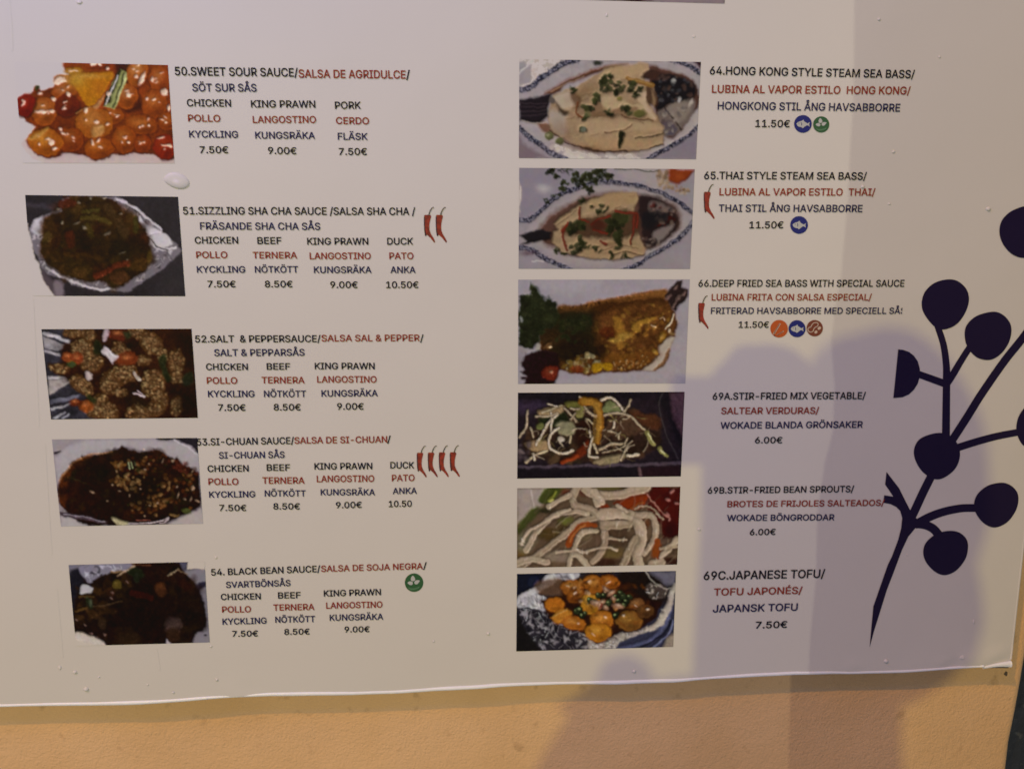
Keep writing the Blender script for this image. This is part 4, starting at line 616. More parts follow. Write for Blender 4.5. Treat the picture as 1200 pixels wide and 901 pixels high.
M_black = mat('ink_black', (.012, .010, .018), .45, .12); M_navy = mat('ink_navy', (.024, .022, .085), .45, .12)
M_red = mat('ink_red', (.27, .040, .024), .45, .12); M_branch = mat('ink_violet', (.013, .008, .036), .45, .12, [(7, .0022, 2)])
M_chili = mat('ink_chili', (.30, .045, .026), .45, .12); vary(M_chili, 260, .7, (.12, .03, .02), .4, .6)
M_stem = mat('ink_stem', (.10, .085, .05), .45, .12); M_chilidark = mat('ink_chili_shade', (.055, .022, .03), .45, .12)
M_blue = mat('ink_blue', (.018, .024, .17), .45, .12); M_green = mat('ink_green', (.035, .11, .045), .45, .12); M_orange = mat('ink_orange', (.44, .095, .022), .45, .12)
M_brown = mat('ink_brown', (.17, .050, .030), .45, .12); M_pale = mat('ink_pale', (.44, .46, .46), .45, .12); M_cream = mat('ink_cream', (.52, .42, .34), .45, .12); M_gpale = mat('ink_pale_green', (.10, .21, .12), .45, .12)
M_bubble = M_vinyl
M_wall = mat('painted_render', (.72, .475, .262), .85, .25, [(380, .0010, 3), (90, .0006, 2), (1100, .0003, 1), (12, .002, 2)])
vary(M_wall, 9, .35, (.55, .34, .15)); vary(M_wall, 55, .5, (.40, .25, .13), .62, .74); vary(M_wall, 5, .3, (.76, .47, .20), .5, .7)
M_dark = mat('dark_glossy', (.012, .015, .016), .22, .5, [(60, .002, 4)]); vary(M_dark, 70, .8, (.10, .11, .11), .6, .75)
M_print = bpy.data.materials.new('printed_picture'); M_print.use_nodes = True
_nt = M_print.node_tree; _b = _nt.nodes['Principled BSDF']; _a = _nt.nodes.new('ShaderNodeAttribute'); _a.attribute_name = 'ink'
_nt.links.new(_a.outputs['Color'], _b.inputs['Base Color']); _b.inputs['Roughness'].default_value = .5; _b.inputs['Specular IOR Level'].default_value = .10

# ------------------------------------------------------------------ helpers
def obj(name, me, m, parent=None, smooth=False):
    o = bpy.data.objects.new(name, me); C.objects.link(o)
    if m and not me.materials: me.materials.append(m)
    if parent: o.parent = parent
    if smooth: me.shade_smooth()
    return o
def tag(o, label=None, cat=None, group=None, kind=None):
    for k, v in (('label', label), ('category', cat), ('group', group), ('kind', kind)):
        if v: o[k] = v
    return o
def mesh(name, verts, faces):
    me = bpy.data.meshes.new(name); me.from_pydata([tuple(v) for v in verts], [], faces); me.update(); return me
def curve_mesh(name, shapes, depth):
    """filled flat outlines (lists of world points in the board plane) -> sheet at y = -depth"""
    bm = bmesh.new()
    for pts in shapes:
        vs = [bm.verts.new((p.x, -depth, p.z)) for p in pts]
        f = bm.faces.new(vs); f.normal_update()
        if f.normal.y > 0: f.normal_flip()
    bmesh.ops.triangulate(bm, faces=bm.faces[:], ngon_method='EAR_CLIP')
    me = bpy.data.meshes.new(name); bm.to_mesh(me); bm.free(); return me
def from_zoom(pts, z): return [on_plane(z[0] + x / z[2], z[1] + y / z[2]) for x, y in pts]
def ribbon(pts, w0, w1, z, n=8):
    q = smooth(pts, False, n) if len(pts) > 2 else np.array(pts, float); L, Rr = [], []
    for i in range(len(q)):
        a, b = q[max(i - 1, 0)], q[min(i + 1, len(q) - 1)]; t = (b - a) / (np.linalg.norm(b - a) + 1e-9); nn = np.array([-t[1], t[0]])
        w = (w0 + (w1 - w0) * i / (len(q) - 1)) / 2
        L.append(q[i] + nn * w); Rr.append(q[i] - nn * w)
    return from_zoom([tuple(p) for p in L + Rr[::-1]], z)

# ------------------------------------------------------------------ the board
board = bpy.data.objects.new('menu_board', None); C.objects.link(board)
tag(board, 'white printed menu board with dish pictures, prices and a dark berry branch', 'menu board')
BR = on_plane(1184, 780); BL = on_plane(0, 828)
zb0 = BL.z + (BL.z - BR.z) * .0; X0, X1, ZT = -1.15, BR.x, 2.25
def zbot(x):                                           # hanging a touch out of level
    t = (x - BL.x) / (BR.x - BL.x); return BL.z + (BR.z - BL.z) * t
TH = .018
bm = bmesh.new()
NX, NZ = 240, 90
g = [[None] * (NZ + 1) for _ in range(NX + 1)]
R0 = random.Random(9)
dents = [(on_plane(a, b), r / 910 * .8, h) for a, b, r, h in [(1135, 772, 10, .0016), (1120, 777, 7, -.0012), (1160, 770, 9, .0012), (1172, 764, 8, .0014), (1148, 777, 5, .001), (283, 812, 16, .0008), (290, 806, 9, -.0006), (1105, 775, 6, .0009), (1000, 779, 7, .0007)]]
for i in range(NX + 1):
    x = X0 + (X1 - X0) * i / NX
    for j in range(NZ + 1):
        t = (j / NZ) ** 1.7
        z = zbot(x) + .0012 * math.sin(x * 23) * (1 - t) + (ZT - zbot(x)) * t
        y = 0.0
        for p, r, h in dents:
            dd = (x - p.x) ** 2 + (z - p.z) ** 2
            if dd < r * r * 9: y -= h * math.exp(-dd / (r * r))
        g[i][j] = bm.verts.new((x, y, z))
for i in range(NX):
    for j in range(NZ):
        bm.faces.new((g[i][j], g[i + 1][j], g[i + 1][j + 1], g[i][j + 1]))
me = bpy.data.meshes.new('panel'); bm.to_mesh(me); bm.free()
obj('printed_sheet', me, M_vinyl, board, True)
core = [(X0 + .002, .0016, zbot(X0) + .003), (X1 - .0012, .0016, zbot(X1) + .003), (X1 - .0012, .0016, ZT - .002), (X0 + .002, .0016, ZT - .002)]
core += [(x, TH, z) for x, y, z in core]
obj('backing_board', mesh('backing', core, [(0, 1, 2, 3), (7, 6, 5, 4), (0, 4, 5, 1), (1, 5, 6, 2), (2, 6, 7, 3), (3, 7, 4, 0)]), M_edge, board)
# folded lip of the film along the bottom and right edge
def lip(name, path, rad, m, flat=.55, taper=0):
    vs, fs = [], []; K = 8; n = len(path)
    for i, (p, up) in enumerate(path):
        r = rad(i / (n - 1))
        for k in range(K):
            a = 2 * math.pi * k / K
            vs.append(p + up * math.cos(a) * r + Vector((0, -1, 0)) * math.sin(a) * r * flat)
    for i in range(n - 1):
        for k in range(K): fs.append((i * K + k, i * K + (k + 1) % K, (i + 1) * K + (k + 1) % K, (i + 1) * K + k))
    fs += [tuple(range(K)), tuple(range((n - 1) * K, n * K))[::-1]]
    return obj(name, mesh(name, vs, fs), m, board, True)
xe = on_plane(1152, 782).x
n = 170; pth = []
rr = random.Random(2); wob = [rr.uniform(-1, 1) for _ in range(60)]
def wv(t, k):
    a = t * k; i = int(a); f = a - i; f = f * f * (3 - 2 * f); return wob[i % 60] * (1 - f) + wob[(i + 1) % 60] * f
for i in range(n):
    x = X0 + (xe - X0) * i / (n - 1); z = zbot(x) + .0012 * math.sin(x * 23)
    pth.append((Vector((x, .0004 + .0005 * wv(x + 2, 31), z + .0004 * wv(x + 2, 47) + .0004 * wv(x + 3, 13))), Vector((0, 0, 1))))
lip('folded_lip', pth, lambda t: (.0019 + .0005 * wv(t * 2 + 1, 17)) * (1 if t < .93 else 1 - .35 * (t - .93) / .07), M_edge, .75)
pr = [(Vector((X1 - .0002, .0006, zbot(X1) + .008 + (ZT - zbot(X1)) * i / 60)), Vector((1, 0, 0))) for i in range(61)]
lip('side_lip', pr, lambda t: .0014, M_vinyl, .7)
# lifted corner and, under it, a dark strip standing in for the gap's shade
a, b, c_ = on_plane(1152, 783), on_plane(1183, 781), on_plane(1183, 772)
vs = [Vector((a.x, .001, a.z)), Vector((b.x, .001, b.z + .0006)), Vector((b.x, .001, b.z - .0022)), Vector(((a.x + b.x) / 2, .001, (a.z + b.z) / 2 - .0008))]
obj('gap_shade', mesh('gap_shade', vs, [(0, 3, 2, 1)]), M_gap_nail, board)
cp = [(Vector((a.x + (b.x - a.x) * t, -.0014 * t, a.z + (b.z - a.z) * t + .0018 * math.sin(t * 2.2) + .001 + .0016 * t)), Vector((0, 0, 1))) for t in [k / 14 for k in range(15)]]
lip('lifted_corner', cp, lambda t: .0015 + .0024 * t ** 1.5, M_edge, .6)
# bubbles trapped under the film: (px, py, radius px, height factor)
BUB = [(207, 213, 13.5, 9.5, .24), (88, 787, 2.4, 2, .8), (101, 807, 3, 2.6, .8), (116, 793, 1.5, 1.3, .6), (173, 802, 1.3, 1.2, .6), (203, 811, 1.8, 1.5, .7), (254, 796, 2, 1.8, .7), (253, 653, 1.6, 1.6, .5), (93, 3, 3, 2, .5), (247, 757, 1.8, 1.5, .6),
       (1030, 23, 2, 1.8, .6), (1101, 67, 1.8, 1.5, .5), (1047, 178, 2, 1.8, .6), (1011, 219, 2.4, 2, .7), (1042, 239, 1.8, 1.5, .5), (1158, 245, 3, 2.6, .7), (1038, 774, 3, 2.6, .8), (819, 620, 2, 1.8, .7), (743, 786, 2.6, 2.2, .7), (572, 742, 2.2, 2, .7), (508, 751, 1.5, 1.4, .5),
       (1141, 728, 1.6, 3.6, .4), (1063, 650, 1.2, 1.2, .4), (711, 18, 1.5, 2, .5), (1128, 770, 4.5, 3.5, .35), (1165, 766, 5, 3.5, .35), (813, 43, 2, 1.6, .25), (1003, 205, 1.4, 1.4, .4), (70, 782, 2, 3, .3)]
for k, (px, py, ra, rb, hf) in enumerate(BUB):
    p = on_plane(px, py); A, B = ra * MPP, rb * MPP; vs, fs = [], []
    rings = 6 if ra > 5 else 4; K = 24 if ra > 5 else 10
    ang = -.32 if k == 0 else 0
    for i in range(rings):
        t = i / (rings - 1) * math.pi / 2; rr_ = math.cos(t) ** (.8)
        for q in range(K):
            w = 2 * math.pi * q / K
            u, v = A * rr_ * math.cos(w) * (1 + .08 * math.sin(w * 2 + k)), B * rr_ * math.sin(w) * (.75 if (k == 0 and math.sin(w) < 0) else 1)
            u, v = u * math.cos(ang) - v * math.sin(ang), u * math.sin(ang) + v * math.cos(ang)
            vs.append((p.x + u, -.0001 - hf * min(A, B) * math.sin(t), p.z - v * -1))
    for i in range(rings - 1):
        for q in range(K): fs.append((i * K + q, i * K + (q + 1) % K, (i + 1) * K + (q + 1) % K, (i + 1) * K + q))
    fs.append(tuple(range((rings - 1) * K, rings * K)))
    obj('film_bubble', mesh('film_bubble', vs, fs), M_bubble, board, True)
# faint seams in the film near the left edge
def crease(pts, h):
    q = [on_plane(*p) for p in pts]; vs, fs = [], []
    for p in q: vs += [(p.x - .0012, -.0001, p.z), (p.x, -.0001 - h, p.z), (p.x + .0012, -.0001, p.z)]
    for i in range(len(q) - 1):
        for k in (0, 1): fs.append((i * 3 + k, i * 3 + k + 1, i * 3 + 4 + k, i * 3 + 3 + k))
    obj('film_crease', mesh('film_crease', vs, fs), M_vinyl, board, True)
crease([(10, 0), (13, 30), (14, 60)], .00008); crease([(38, 350), (41, 410), (45, 500)], .00012); crease([(52, 520), (56, 590), (60, 650)], .0001); crease([(66, 690), (70, 735), (73, 770)], .0001)
crease([(183, 760), (187, 785)], .00015)

# ------------------------------------------------------------------ pictures
PANEL_ALB = np.array([PW, PW * .985, PW * .965])
REF = {'50': (190, 186, 184), '51': (188, 181, 173), '52': (186, 175, 163), '53': (184, 170, 154), '54': (183, 166, 147), '64': (190, 180, 177), '65': (190, 180, 175), '66': (188, 177, 168), '69A': (184, 171, 158), '69B': (182, 167, 151), '69C': (182, 162, 142), 'top': (190, 178, 174)}
for key, (ox, oy, s), q, base, fn, lab in DISHES:
    ref = srgb2lin(REF[key]); PANEL_HEX[key] = '%02x%02x%02x' % REF[key]
    qa = np.array(q, float); w = np.linalg.norm(qa[1] - qa[0]) / s; h = np.linalg.norm(qa[3] - qa[0]) / s
    n, m = int(w / .8), int(h / .8)
    u, v = np.meshgrid(np.linspace(0, 1, n), np.linspace(0, 1, m)); u, v = u.ravel(), v.ravel()
    X = (1 - u) * (1 - v) * qa[0][0] + u * (1 - v) * qa[1][0] + u * v * qa[2][0] + (1 - u) * v * qa[3][0]
    Y = (1 - u) * (1 - v) * qa[0][1] + u * (1 - v) * qa[1][1] + u * v * qa[2][1] + (1 - u) * v * qa[3][1]
    wx = X + 4 * (fbm(X, Y, 14, 501, 2) - .5) * 2 + 9 * (fbm(X, Y, 55, 502, 2) - .5) * 2
    wy = Y + 4 * (fbm(X, Y, 14, 503, 2) - .5) * 2 + 9 * (fbm(X, Y, 55, 504, 2) - .5) * 2
    P = Paint(wx, wy, base, 3); fn(P)
    isw = np.abs(P.C - ref).max(1) < .02
    sat = 1 - P.C.min(1) / (P.C.max(1) + 1e-6)
    Cc = P.C * (1 - SATK * np.clip((sat - .35) / .5, 0, 1))[:, None] * np.array([1, .965, .91])
    gr = np.clip(P.C[:, 1] / (P.C[:, 0] + 1e-4) - 1.1, 0, .6)[:, None]
    Cc = Cc * (1 - .4 * gr) * (1 - gr) + (Cc @ np.array([.4, .5, .1]))[:, None] * gr * .8
    Cc = Cc * (1 - np.clip(gr * 1.5, 0, .5) * np.array([0, .25, 1]))
    kk = ({'64': .3, '65': .3, '69B': .4, '69C': .6, '50': .6}.get(key, 1)) * (.3 + .7 * np.clip((sat - .12) / .25 + (.12 - P.C.mean(1)) * 6, 0, 1))
    Cc = Cc * (1 + .3 * kk * (fbm(X, Y, 12, 77, 2) - .5) + kk * .45 * (fbm(X, Y, 24, 78, 3) - .5))[:, None] * (1 + .12 * (np.stack([fbm(X, Y, 30, 80 + k, 2) for k in range(3)], 1) - .5))
    Cc = Cc * {'64': .84, '65': .82, '66': .94}.get(key, 1)
    if key in ('64', '65'): Cc = Cc * (1 - (.5 * np.clip((sat - .15) / .3, 0, 1))[:, None] * np.array([.1, .2, .12]))
    Cc[isw] = ref
    G = Cc.reshape(m, n, 3)
    # relief of the food as the print shows it: the lit and the shaded flank of every lump, seen at two sizes
    def soften(a, k):
        for _ in range(k):
            q_ = np.pad(a, 1, 'edge'); a = (q_[:-2, 1:-1] + q_[2:, 1:-1] + q_[1:-1, :-2] + q_[1:-1, 2:] + 4 * q_[1:-1, 1:-1]) / 8
        return a
    Xg, Yg = X.reshape(m, n), Y.reshape(m, n)
    food_m = soften(np.clip((sat.reshape(m, n) - .22) / .2 + np.clip(.05 - P.C.mean(1).reshape(m, n), 0, 1) * 12, 0, 1), 3)
    NK = {'64': .12, '65': .12, '69B': .15, '69A': .4, '69C': .4, '50': .35}.get(key, .9)
    lum = np.log(G.mean(2) + .01); E = 0
    for kb, am in ((2, .34), (7, .6)):
        l_ = soften(lum + NK * am * fbm(X, Y, 22 * kb ** .5, 910 + kb, 3).reshape(m, n), kb); gy, gx = np.gradient(l_); E = E - am * (gx * .7 + gy)
    E = np.clip(E * 1.5, -.5, .75) * (.25 + .75 * food_m)
    rid = 1 - 2 * np.abs(fbm(X, Y, 20, 931, 4) - .5).reshape(m, n)
    G = G * (1 + E)[:, :, None] * (1 + food_m * .4 * min(1, NK * 1.6) * (np.clip((rid - .80) / .18, 0, 1) - .3))[:, :, None]
    gl = np.clip((fbm(X, Y, 15, 955, 2).reshape(m, n) - .70) / .12, 0, 1) * food_m * np.clip(E * 4 + .25, 0, 1)      # wet glints
    G = G * (1 + gl * (1.3 * NK))[:, :, None]
    G[isw.reshape(m, n)] = ref
    for _ in range(1):                                  # the print's own softness
        Gp = np.pad(G, ((1, 1), (1, 1), (0, 0)), 'edge')
        G = (Gp[:-2, 1:-1] + Gp[2:, 1:-1] + Gp[1:-1, :-2] + Gp[1:-1, 2:] + 2 * G) / 6
    alb = np.clip(G.reshape(-1, 3) / ref * PANEL_ALB * 1.0 - .004, .0015, .9)
    alb[isw] = np.maximum(alb[isw], PANEL_ALB * .97)
    cs = [on_plane(ox + a / s, oy + b / s) for a, b in q]
    P4 = [np.array([c.x, c.z]) for c in cs]
    W = ((1 - u) * (1 - v))[:, None] * P4[0] + (u * (1 - v))[:, None] * P4[1] + (u * v)[:, None] * P4[2] + ((1 - u) * v)[:, None] * P4[3]
    co = np.stack([W[:, 0], np.full(len(u), -.00025), W[:, 1]], 1)
    ii, jj = np.meshgrid(np.arange(n - 1), np.arange(m - 1)); a0 = (jj * n + ii).ravel()
    fc = np.stack([a0, a0 + n, a0 + n + 1, a0 + 1], 1)
    me = bpy.data.meshes.new('dish_picture'); me.vertices.add(len(co)); me.vertices.foreach_set('co', co.ravel())
    me.loops.add(fc.size); me.loops.foreach_set('vertex_index', fc.ravel().astype(np.int32)); me.polygons.add(len(fc)); me.polygons.foreach_set('loop_start', (np.arange(len(fc)) * 4).astype(np.int32)); me.polygons.foreach_set('loop_total', np.full(len(fc), 4, np.int32))
    me.update(calc_edges=True); me.validate()
    at = me.color_attributes.new('ink', 'FLOAT_COLOR', 'POINT'); at.data.foreach_set('color', np.concatenate([alb, np.ones((len(alb), 1))], 1).ravel().astype(np.float32))
    o = obj('dish_picture', me, M_print, board); o['label'] = lab

# ------------------------------------------------------------------ lettering
Z1, Z2, Z3, Z4, Z5, Z6 = (0, 50, 2.4), (0, 350, 2.1818), (0, 600, 2.1818), (600, 50, 2.4), (600, 310, 2.4), (590, 550, 2.353)
K_, N_, R_ = 'k', 'n', 'r'
TEXT = [
 (Z1, 27, "50.SWEET SOUR SAUCE/", 492, 81, 838, 85, K_), (Z1, 26, "SALSA DE AGRIDULCE", 840, 88, 1141, 91, R_), (Z1, 27, "/", 1142, 91, 1153, 91, K_), (Z1, 25, "SÖT SUR SÅS", 541, 127, 722, 128, N_),
 (Z1, 23, "CHICKEN", 526, 170, 650, 171, K_), (Z1, 23, "KING PRAWN", 706, 173, 887, 174, K_), (Z1, 23, "PORK", 942, 177, 1015, 177, K_), (Z1, 22, "POLLO", 529, 213, 620, 214, R_), (Z1, 22, "LANGOSTINO", 711, 217, 889, 217, R_), (Z1, 22, "CERDO", 945, 220, 1038, 221, R_),
 (Z1, 22, "KYCKLING", 532, 258, 670, 259, N_), (Z1, 22, "KUNGSRÄKA", 718, 261, 886, 262, N_), (Z1, 22, "FLÄSK", 950, 264, 1034, 265, N_), (Z1, 22, "7.50€", 562, 302, 642, 302, K_), (Z1, 22, "9.00€", 754, 304, 834, 305, K_), (Z1, 22, "7.50€", 953, 307, 1032, 307, K_),
 (Z1, 24, "51.SIZZLING SHA CHA SAUCE /SALSA SHA CHA /", 515, 473, 1168, 475, K_), (Z1, 23, "FRÄSANDE SHA CHA SÅS", 563, 516, 901, 517, N_),
 (Z1, 22, "CHICKEN", 548, 556, 670, 556, K_), (Z1, 22, "BEEF", 724, 557, 792, 557, K_), (Z1, 22, "KING PRAWN", 864, 559, 1036, 559, K_), (Z1, 22, "DUCK", 1089, 559, 1162, 559, K_),
 (Z1, 21, "POLLO", 552, 597, 640, 597, R_), (Z1, 21, "TERNERA", 711, 598, 836, 598, R_), (Z1, 21, "LANGOSTINO", 871, 600, 1043, 600, R_), (Z1, 21, "PATO", 1095, 600, 1163, 600, R_),
 (Z1, 21, "KYCKLING", 554, 638, 690, 638, N_), (Z1, 21, "NÖTKÖTT", 717, 638, 839, 638, N_), (Z1, 21, "KUNGSRÄKA", 883, 639, 1045, 639, N_), (Z1, 21, "ANKA", 1098, 639, 1169, 639, N_),
 (Z1, 21, "7.50€", 584, 679, 663, 679, K_), (Z1, 21, "8.50€", 745, 679, 823, 679, K_), (Z1, 21, "9.00€", 929, 681, 1006, 681, K_), (Z1, 21, "10.50€", 1086, 681, 1177, 681, K_),
 (Z2, 20, "52.SALT  & PEPPERSAUCE/", 499, 103, 820, 102, K_), (Z2, 19, "SALSA SAL & PEPPER", 822, 101, 1073, 100, R_), (Z2, 20, "/", 1074, 101, 1083, 101, K_), (Z2, 20, "SALT & PEPPARSÅS", 548, 138, 779, 137, N_),
 (Z2, 19, "CHICKEN", 527, 174, 634, 174, K_), (Z2, 19, "BEEF", 682, 173, 742, 173, K_), (Z2, 19, "KING PRAWN", 805, 172, 958, 172, K_), (Z2, 19, "POLLO", 529, 209, 607, 209, R_), (Z2, 19, "TERNERA", 669, 208, 779, 208, R_), (Z2, 19, "LANGOSTINO", 811, 206, 963, 206, R_),
 (Z2, 19, "KYCKLING", 532, 243, 651, 243, N_), (Z2, 19, "NÖTKÖTT", 675, 243, 783, 243, N_), (Z2, 19, "KUNGSRÄKA", 822, 242, 966, 241, N_), (Z2, 19, "7.50€", 558, 278, 628, 278, K_), (Z2, 19, "8.50€", 700, 277, 769, 277, K_), (Z2, 19, "9.00€", 862, 275, 930, 275, K_),
 (Z2, 20, "53.SI-CHUAN SAUCE/", 503, 366, 752, 362, K_), (Z2, 19, "SALSA DE SI-CHUAN", 753, 362, 990, 359, R_), (Z2, 20, "/", 990, 359, 999, 359, K_), (Z2, 19, "SI-CHUAN SÅS", 560, 400, 728, 398, N_),
 (Z2, 19, "CHICKEN", 531, 434, 636, 433, K_), (Z2, 19, "BEEF", 682, 431, 742, 431, K_), (Z2, 19, "KING PRAWN", 804, 428, 952, 427, K_), (Z2, 19, "DUCK", 998, 425, 1059, 425, K_), (Z2, 19, "POLLO", 533, 467, 610, 467, R_), (Z2, 19, "TERNERA", 671, 464, 779, 464, R_), (Z2, 19, "LANGOSTINO", 810, 460, 957, 459, R_), (Z2, 19, "PATO", 1002, 458, 1060, 457, R_),
 (Z2, 18, "KYCKLING", 535, 500, 653, 499, N_), (Z2, 18, "NÖTKÖTT", 677, 497, 782, 497, N_), (Z2, 18, "KUNGSRÄKA", 820, 494, 959, 494, N_), (Z2, 18, "ANKA", 1004, 491, 1066, 490, N_), (Z2, 18, "7.50€", 561, 534, 630, 534, K_), (Z2, 18, "8.50€", 699, 530, 767, 530, K_), (Z2, 18, "9.00€", 859, 527, 925, 526, K_), (Z2, 18, "10.50", 994, 524, 1053, 523, K_),
 (Z3, 19, "54. BLACK BEAN SAUCE/", 540, 153, 819, 144, K_), (Z3, 18, "SALSA DE SOJA NEGRA", 821, 144, 1081, 137, R_), (Z3, 19, "/", 1082, 136, 1091, 136, K_), (Z3, 18, "SVARTBÖNSÅS", 578, 185, 743, 180, N_),
 (Z3, 18, "CHICKEN", 565, 216, 667, 214, K_), (Z3, 18, "BEEF", 711, 212, 769, 211, K_), (Z3, 18, "KING PRAWN", 828, 207, 974, 203, K_), (Z3, 18, "POLLO", 568, 248, 642, 247, R_), (Z3, 18, "TERNERA", 699, 243, 804, 241, R_), (Z3, 18, "LANGOSTINO", 834, 238, 978, 235, R_),
 (Z3, 18, "KYCKLING", 569, 279, 682, 276, N_), (Z3, 18, "NÖTKÖTT", 704, 274, 806, 272, N_), (Z3, 18, "KUNGSRÄKA", 843, 269, 980, 266, N_), (Z3, 17, "7.50€", 594, 310, 660, 309, K_), (Z3, 17, "8.50€", 727, 305, 792, 304, K_), (Z3, 17, "9.00€", 881, 299, 945, 298, K_),
 (Z4, 26, "64.HONG KONG STYLE STEAM SEA BASS/", 556, 79, 1132, 90, K_), (Z4, 25, "LUBINA AL VAPOR ESTILO  HONG KONG/", 562, 131, 1120, 136, R_), (Z4, 25, "HONGKONG STIL ÅNG HAVSABBORRE", 578, 178, 1091, 184, N_), (Z4, 23, "11.50€", 684, 228, 781, 229, K_),
 (Z4, 24, "65.THAI STYLE STEAM SEA BASS/", 540, 374, 997, 376, K_), (Z4, 23, "LUBINA AL VAPOR ESTILO  THAI/", 583, 420, 1021, 421, R_), (Z4, 23, "THAI STIL ÅNG HAVSABBORRE", 581, 466, 985, 467, N_), (Z4, 22, "11.50€", 667, 513, 763, 513, K_),
 (Z5, 22, "66.DEEP FRIED SEA BASS WITH SPECIAL SAUCE", 524, 53, 1103, 53, K_), (Z5, 21, "LUBINA FRITA CON SALSA ESPECIAL/", 561, 92, 1011, 92, R_), (Z5, 20, "FRITERAD HAVSABBORRE MED SPECIELL SÅS", 559, 130, 1106, 130, N_), (Z5, 20, "11.50€", 637, 169, 722, 169, K_),
 (Z5, 22, "69A.STIR-FRIED MIX VEGETABLE/", 564, 370, 994, 368, K_), (Z5, 21, "SALTEAR VERDURAS/", 588, 411, 863, 410, R_), (Z5, 21, "WOKADE BLANDA GRÖNSAKER", 586, 452, 986, 449, N_), (Z5, 20, "6.00€", 683, 493, 760, 493, K_),
 (Z6, 20, "69B.STIR-FRIED BEAN SPROUTS/", 563, 57, 966, 53, K_), (Z6, 19, "BROTES DE FRIJOLES SALTEADOS/", 617, 95, 1050, 91, R_), (Z6, 19, "WOKADE BÖNGRODDAR", 616, 133, 912, 131, N_), (Z6, 19, "6.00€", 679, 172, 750, 171, K_),
 (Z6, 26, "69C.JAPANESE TOFU/", 552, 292, 886, 286, K_), (Z6, 22, "TOFU JAPONÉS/", 580, 337, 824, 332, R_), (Z6, 23, "JAPANSK TOFU", 577, 383, 811, 378, N_), (Z6, 21, "7.50€", 695, 428, 782, 426, K_),
]
font = None
try:
    import os
    font = bpy.data.fonts.load(os.path.join(bpy.utils.system_resource('DATAFILES'), 'fonts', 'Inter.woff2'))
except Exception: font = None
cu = bpy.data.curves.new('letters', 'FONT')
if font: cu.font = font
cu.size = 1.0; cu.space_character = 1.0
tmp = bpy.data.objects.new('letters', cu); C.objects.link(tmp)
from mathutils.geometry import tessellate_polygon
def outline_polys(s, fix=True):
    """closed outlines of a line of lettering, as point lists"""
    cu.body = s; bpy.context.view_layer.update()
    dg = bpy.context.evaluated_depsgraph_get(); ob = tmp.evaluated_get(dg); cv = ob.to_curve(dg, apply_modifiers=False)
    out = []
    for sp in cv.splines:
        bp = sp.bezier_points; n = len(bp); pts = []
        for i in range(n):
            p0, p3 = bp[i], bp[(i + 1) % n]; a, b, c, d = p0.co, p0.handle_right, p3.handle_left, p3.co
            st = ((b - a).cross(d - a).length + (c - a).cross(d - a).length) < 1e-5
            for k in range(1 if st else 4):
                t = k / 4; q = a * (1 - t) ** 3 + b * 3 * t * (1 - t) ** 2 + c * 3 * t * t * (1 - t) + d * t ** 3
                if not pts or (Vector((q.x, q.y)) - pts[-1]).length > 1e-5: pts.append(Vector((q.x, q.y)))
        if len(pts) > 2 and (pts[0] - pts[-1]).length < 1e-5: pts.pop()
        if len(pts) > 2: out.append(pts)
    ob.to_curve_clear()
    if fix and '1' in s:
        for i, ch in enumerate(s):
            if ch != '1': continue
            q = out[len(outline_polys(s[:i + 1], False)) - 1]; ys = sorted({round(p.y, 3) for p in q}); t_ = ys[1]
            if t_ > .2: continue
            xs = sorted(p.x for p in q if abs(p.y - t_) < .004)
            if len(xs) < 4: continue
            for p in q:
                if p.y < t_ + .004: p.x = min(max(p.x, xs[1]), xs[2])
    return out
def area(p): return .5 * sum(p[i].x * p[(i + 1) % len(p)].y - p[(i + 1) % len(p)].x * p[i].y for i in range(len(p)))
def inside(pt, poly):
    r = False
    for i in range(len(poly)):
        a, b = poly[i], poly[i - 1]
        if (a.y > pt.y) != (b.y > pt.y) and pt.x < (b.x - a.x) * (pt.y - a.y) / (b.y - a.y) + a.x: r = not r
    return r
def text_mesh(s, sgn=1):
    polys = outline_polys(s)
    big = max(polys, key=lambda p: abs(area(p))); sg = 1 if area(big) > 0 else -1
    outs = [p for p in polys if area(p) * sg > 0]; holes = [p for p in polys if area(p) * sg < 0]
    vs, fs = [], []
    for k, o_ in enumerate(outs):
        hs = [h for h in holes if inside(h[0], o_)]
        loops = [o_] + hs; z_ = .00003 * (k % 3)
        flat = [q for l in loops for q in l]
        tri = tessellate_polygon([[Vector((q.x, q.y, 0)) for q in l] for l in loops])
        base = len(vs); vs += [(q.x, q.y, z_) for q in flat]; fs += [tuple(base + i for i in t) for t in tri]
        for l in loops:                                  # ink spread: a narrow strip along every edge
            for i in range(len(l)):
                p_, q_ = l[i], l[(i + 1) % len(l)]; e = (q_ - p_).normalized() * TOFF; nn = Vector((-e.y, e.x)); z2 = .00010 + .00002 * ((i + k) % 4); base = len(vs)
                vs += [(c.x, c.y, z2) for c in (p_ - e * .5 - nn, q_ + e * .5 - nn, q_ + e * .5 + nn, p_ - e * .5 + nn)]; fs.append((base, base + 1, base + 2, base + 3))
    me = bpy.data.meshes.new('letters'); me.from_pydata(vs, [], fs); me.update(); return me
def extents(me):
    a = np.empty(len(me.vertices) * 3); me.vertices.foreach_get('co', a); a = a.reshape(-1, 3); return a
cap = extents(text_mesh('H')); CAP0, CAP1 = cap[:, 1].min(), cap[:, 1].max()
INK = {K_: M_black, N_: M_navy, R_: M_red}
seen = {}
